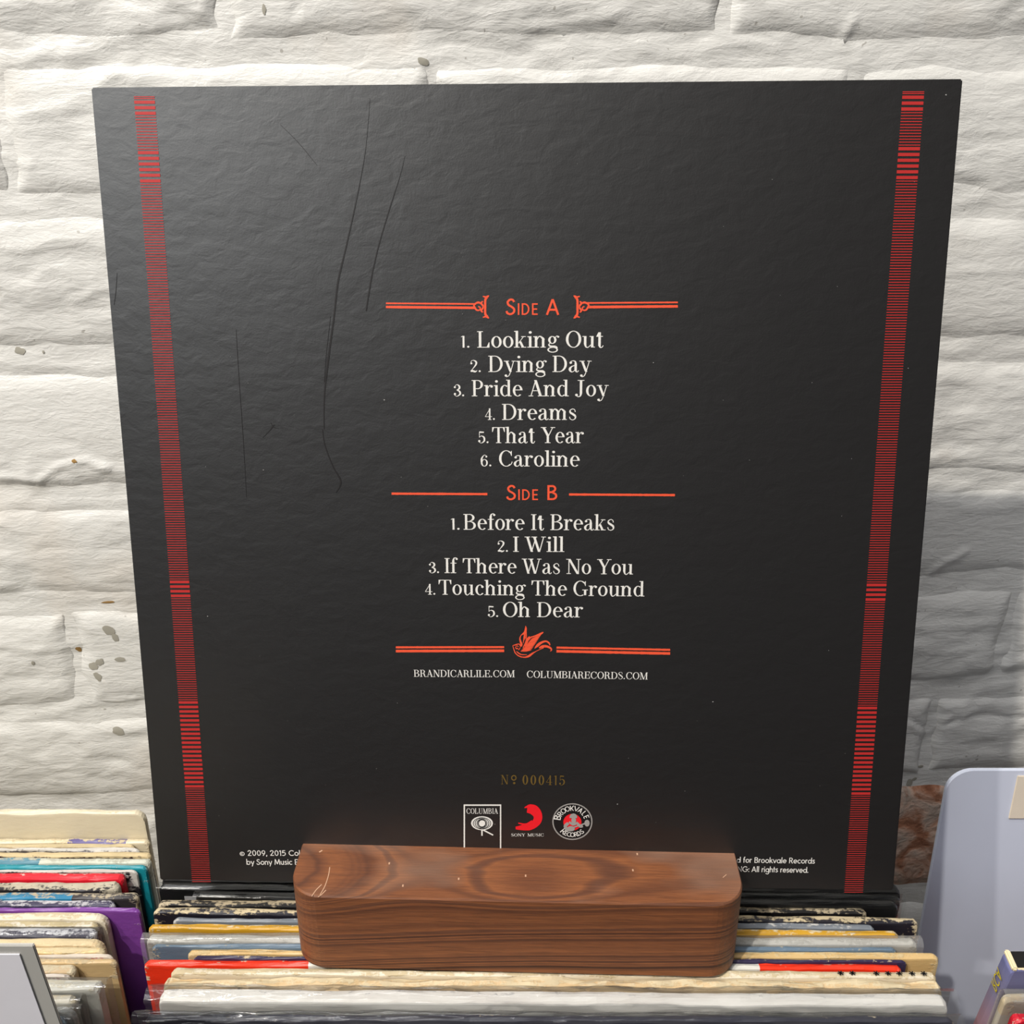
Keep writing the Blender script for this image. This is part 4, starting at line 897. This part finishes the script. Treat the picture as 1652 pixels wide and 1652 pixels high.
ZL = -.3455
left = [
 (1304, 236, dict(col=S(224, 212, 184), wear=.2, edge=S(236, 224, 190)), 'tall plain cream record, rearmost and highest in the left bin', -.331),
 (1352, 243, dict(col=S(228, 216, 186), wear=.3, edge=cream, split=.118, splitL=.146, col2=S(96, 88, 140)), 'cream record with a small purple patch on its lip in the left bin', None),
 (1361, 218, dict(col=S(206, 186, 152), wear=.5, edge=S(220, 202, 160)), 'beige worn record behind the thin white-lipped one in the left bin', None),
 (1367, 226, dict(col=S(96, 90, 92), wear=.55, edge=S(226, 222, 214)), 'thin grey record with white lip, fourth from the back of the left bin', None),
 (1373, 245, dict(col=S(52, 30, 34), wear=.60, edge=S(228, 206, 160)), 'maroon record with ragged cream lip near the back of the left bin', None),
 (1383, 245, dict(col=S(206, 208, 192), wear=.3, edge=S(196, 194, 176), split=.086, splitL=.105, col2=S(84, 130, 146)), 'pale green-grey record with a slate blue section in the left bin', None),
 (1394, 238, dict(col=S(24, 138, 152), wear=.16, edge=S(196, 216, 210)), 'teal record behind the red one in the left bin', None),
 (1402, 222, dict(col=S(40, 38, 42), wear=.55, edge=S(224, 220, 212)), 'black record with white lip between the teal and red ones', None),
 (1407, 203, dict(col=S(214, 24, 44), wear=.14, edge=S(230, 190, 180)), 'bright red record in the left bin', None),
 (1421, 195, dict(col=S(38, 36, 40), wear=.46, edge=S(206, 196, 174)), 'black record with worn cream lip in front of the red one', None),
 (1438, 225, dict(col=S(40, 122, 160), wear=.30, edge=S(200, 186, 160), split=.128, col2=S(50, 46, 48)), 'blue record with dark right end in the left bin', None),
 (1452, 187, dict(col=S(62, 58, 84), wear=.30, edge=S(206, 204, 210)), 'dark slate record just behind the purple one', None),
 (1463.5, 227, dict(col=S(122, 64, 150), wear=.12, edge=S(198, 160, 206)), 'purple record showing its face at the right of the left bin', None),
 (1471, 176, dict(col=S(230, 220, 196), wear=.3, edge=cream), 'clean cream record in front of the purple one', None),
 (1485, 160, dict(col=S(214, 206, 188), wear=.4, edge=S(206, 190, 150)), 'beige record with stained lip behind the dark glossy one', None),
 (1496, 157, dict(col=S(52, 50, 70), wear=.34, edge=S(214, 214, 220)), 'dark glossy record with white scuffs in the left bin', None),
 (1512, 170, dict(col=S(222, 198, 156), wear=.42, edge=S(232, 212, 170)), 'creased cream record in front of the dark glossy one', None),
 (1527, 171, dict(col=S(224, 196, 140), wear=.42, edge=S(232, 214, 172)), 'yellowed cream record behind the pink-lipped one', None),
 (1538, 183, dict(col=S(206, 96, 92), wear=.60, edge=S(232, 220, 204)), 'pink and white worn record in the left bin', None),
 (1545, 190, dict(col=S(196, 168, 122), wear=.3, edge=S(206, 186, 150)), 'kraft tan record showing its face near the front of the left bin', None),
 (1555, 125, dict(col=S(184, 160, 124), wear=.42, edge=S(214, 200, 170)), 'short tan record in front of the kraft one', None),
 (1570, 115, dict(col=S(166, 62, 78), wear=.60, edge=S(226, 216, 206)), 'crimson record with white lip near the front of the left bin', None),
 (1578, 167, dict(col=S(196, 194, 186), wear=.3, edge=S(214, 206, 186)), 'light grey record in clear plastic near the front of the left bin', None),
 (1604, 125, dict(col=S(176, 170, 156), wear=.3, edge=S(214, 200, 170)), 'grey-beige record in plastic second from the front of the left bin', None),
 (1622, 124, dict(col=S(150, 150, 146), wear=.3, edge=S(206, 204, 198)), 'grey record in plastic behind the dark blue one', None),
 (1636, 108, dict(col=S(28, 50, 66), wear=.2, edge=S(150, 176, 190)), 'dark blue record in plastic, frontmost of the left bin', None),
]
for i, (y, xR, mk, lab, zt) in enumerate(left):
    z = zt or ZL
    if i + 1 < len(left): t = at_z(200, y, z).y - at_z(200, left[i + 1][0], left[i + 1][4] or ZL).y - .0003
    else: t = .005
    t = max(.0012, min(t, .0062))
    o = stand('record_sleeve', y, y, None, xR, z, rec_mat('card_left_' + str(i), **mk), lab, GL, t, rag=.0006 if i % 3 == 0 else .0004, xrefs=(0, 240), rcn=.006 if i in (0, 13, 16, 24) else .0028)
    if i in (22, 23, 24, 25): wrap(o, .0015, .002, .003, M_pl, .001)
    if i == 15: wrap(o, .001, .001, .002, M_pl, .0006)

# ------------------------------------------------------------------ right bin: grey divider, box set, red record
DY = .418
def divider():
    zt = at_y(1600, 1240, DY).z; zt2 = zt
    xl = at_y(1519, 1290, DY).x; w = .33; h = zt - BASE; r = .0125; t = .0022
    P = []
    P += [(0, 0), (w, 0), (w, h)] 
    for i in range(13): a = R(90 + 90 * i / 12); P.append((r + r * math.cos(a), h - r + r * math.sin(a)))
    n = len(P); e = .0005
    vs = []
    for y, s in ((-t / 2, e), (-t / 2 + e, 0), (t / 2 - e, 0), (t / 2, e)):
        cx, cz = w / 2, h / 2
        for x, z in P: vs.append((x - math.copysign(s, x - cx), y, z - math.copysign(s, z - cz)))
    fs = [tuple(range(n)), tuple(3 * n + n - 1 - i for i in range(n))]
    for k in range(3): fs += [(k * n + (i + 1) % n, k * n + i, (k + 1) * n + i, (k + 1) * n + (i + 1) % n) for i in range(n)]
    m = plain('lavender_grey_plastic', S(206, 212, 229), .38, .5, .02)
    o = link('bin_divider', mesh('bin_divider', vs, fs), m)
    o.matrix_world = Matrix.Translation(CAM + Vector((xl, DY, zt))) @ Matrix.Rotation(R(-3), 4, 'X') @ Matrix.Translation(Vector((0, 0, -h)))
    tag(o, 'pale lavender-grey plastic divider with rounded corner behind the right bin', 'divider')
    lp = box('divider_label', .0345, .09, -t / 2 - .0009, -t / 2 - .0001, h - .0290, h - .0030, plain('beige_sticker', S(226, 214, 196), .5), o, .0003)
    return o
divider()
def leaning(name, px, py, ztop, w, h, t, mat, label, fwd, cat='record', yaw=0):
    p = at_z(px, py, ztop)
    o = link(name, sleeve_mesh(w, t, h, rnd.random() * 9, .0004, .003), mat)
    M = Matrix.Rotation(yaw, 4, 'Z') @ Matrix.Rotation(fwd, 4, 'X')
    corner = M @ Vector((-w / 2, t / 2, h))
    o.matrix_world = Matrix.Translation(CAM + p - corner) @ M
    o['w'] = w; o['t'] = t
    tag(o, label, cat, GR); return o
mb = NT('violet_box_card'); sx = mb.n('ShaderNodeSeparateXYZ'); tc = mb.n('ShaderNodeTexCoord'); mb.l(tc.outputs['Object'], sx.inputs[0])
gr = mb.math('ADD', sx.outputs[2], mb.math('MULTIPLY', mb.noise(mb.coord(), 30, 3), .02))
c_ = mb.ramp(mb.math('MULTIPLY', mb.math('SUBTRACT', gr, .22), 9.0, clamp=True), [(0., S(120, 104, 92)), (.45, S(176, 130, 134)), (.72, S(136, 130, 156)), (1., S(108, 116, 168))])
ed = mb.math('GREATER_THAN', mb.math('ADD', sx.outputs[2], mb.math('MULTIPLY', mb.noise(mb.coord(), 300, 3), .002)), .3152)
mb.base(mb.mix(ed, c_, S(226, 208, 170))); mb.rough(.4)
bx = leaning('record_box_set', 1618, 1532, -.338, .314, .3145, .0098, mb.m, 'blue-violet box set with small yellow letters on its spine in the right bin', R(9), 'box set')
# open mouth of the box: rim, and a black slab coloured as the shade inside
w_, t_ = bx['w'], bx['t']
box('hollow_shade_slab', -w_ / 2 + .0025, w_ / 2 - .004, -t_ / 2 + .0016, t_ / 2 - .0012, .3135, .3151, I_black, bx, 0)
box('spine_edge', -w_ / 2 + .0001, -w_ / 2 + .0024, -t_ / 2 + .0004, t_ / 2 - .0004, .3135, .3156, plain('cream_card', S(230, 214, 176), .7), bx, .0006)
def spine_letters():
    P, w = layout('RCA', GEO, track=.05); vs = []; fs = []
    for q in P:
        n0 = len(vs)
        for a, b in q:
            vs.append((-w_ / 2 - .0013, (b - .5) * -.0052 - .0003, .3015 + (w / 2 - a) * -.0045))
        fs.append(tuple(range(n0, n0 + len(q))))
    link('spine_lettering', mesh('spine_lettering', vs, fs), ink('yellow_print', S(226, 206, 20)), bx)
spine_letters()
o = leaning('record_sleeve', 1616, 1602, -.352, .314, RH, .004, rec_mat('card_beige_r', S(196, 188, 170), wear=.4), 'beige record in plastic between the box set and the red record', R(6))
wrap(o, .004, .001, .002, M_plh, .001)
o = leaning('record_sleeve', 1630, 1632, -.352, .314, RH, .005, rec_mat('card_red_r', S(196, 24, 44), wear=.10, edge=S(230, 220, 200)), 'red record with cream worn corner at the front of the right bin', R(5))

# slanted white card in a plastic holder, lower left
def card():
    t = .0008
    z0 = BASE; M = Matrix.Rotation(R(5.7), 4, 'X')
    corner_px = (55, 1523); zt = -.252
    p = at_z(*corner_px, zt)
    for (nm, dw, dh, th, mt) in (('plastic_holder', 0, 0, .0012, plain('milky_plastic', S(176, 174, 168), .35)), ('paper_insert', .0050, .0036, .0004, plain('white_card', S(222, 220, 226), .6))):
        w = .20; h = .395
        if nm == 'plastic_holder':
            b = bmesh.new(); box_bm(b, -w, 0, -.0006, .0006, 0, h, .0003); me = bpy.data.meshes.new(nm); b.to_mesh(me); b.free()
            root = link('price_card', me, mt)
            root.matrix_world = Matrix.Translation(CAM + p) @ M @ Matrix.Rotation(R(0), 4, 'Y') @ Matrix.Translation(Vector((0, 0, -h)))
            tag(root, 'white card in a milky plastic holder standing at the front of the left bin', 'card')
        else:
            box('paper_insert', -w + dw, -dw, -.0011, -.0007, .004, h - dh, mt, root, 0)
card()

# ------------------------------------------------------------------ the wooden browser bin that carries everything
bin_m = NT('dark_stained_ply'); vv = bin_m.coord((1, 8, 8)); bin_m.base(bin_m.mix(bin_m.noise(vv, 12, 4), S(44, 38, 34), S(58, 50, 45))); bin_m.rough(.55)
b0 = empty('record_browser', Matrix.Translation((0, .3, CZ + BASE)))
tag(b0, 'dark stained wooden bin under the three rows of records', 'record bin')
zb = -.0065
box('bin_floor', -.56, .60, -.30, .19, zb - .015, zb, bin_m.m, b0)
box('side_panel', -.575, -.56, -.30, .19, zb - .015, .20, bin_m.m, b0)
box('side_panel', .60, .615, -.30, .19, zb - .015, .20, bin_m.m, b0)
box('front_panel', -.575, .615, -.315, -.30, zb - .015, .20, bin_m.m, b0)
box('back_panel', -.575, .615, .19, .205, zb - .015, .12, bin_m.m, b0)
for x in (-.55, .59):
    for y in (-.28, .17): box('leg', x - .02, x + .02, y - .02, y + .02, -(CZ + BASE), zb - .015, bin_m.m, b0)
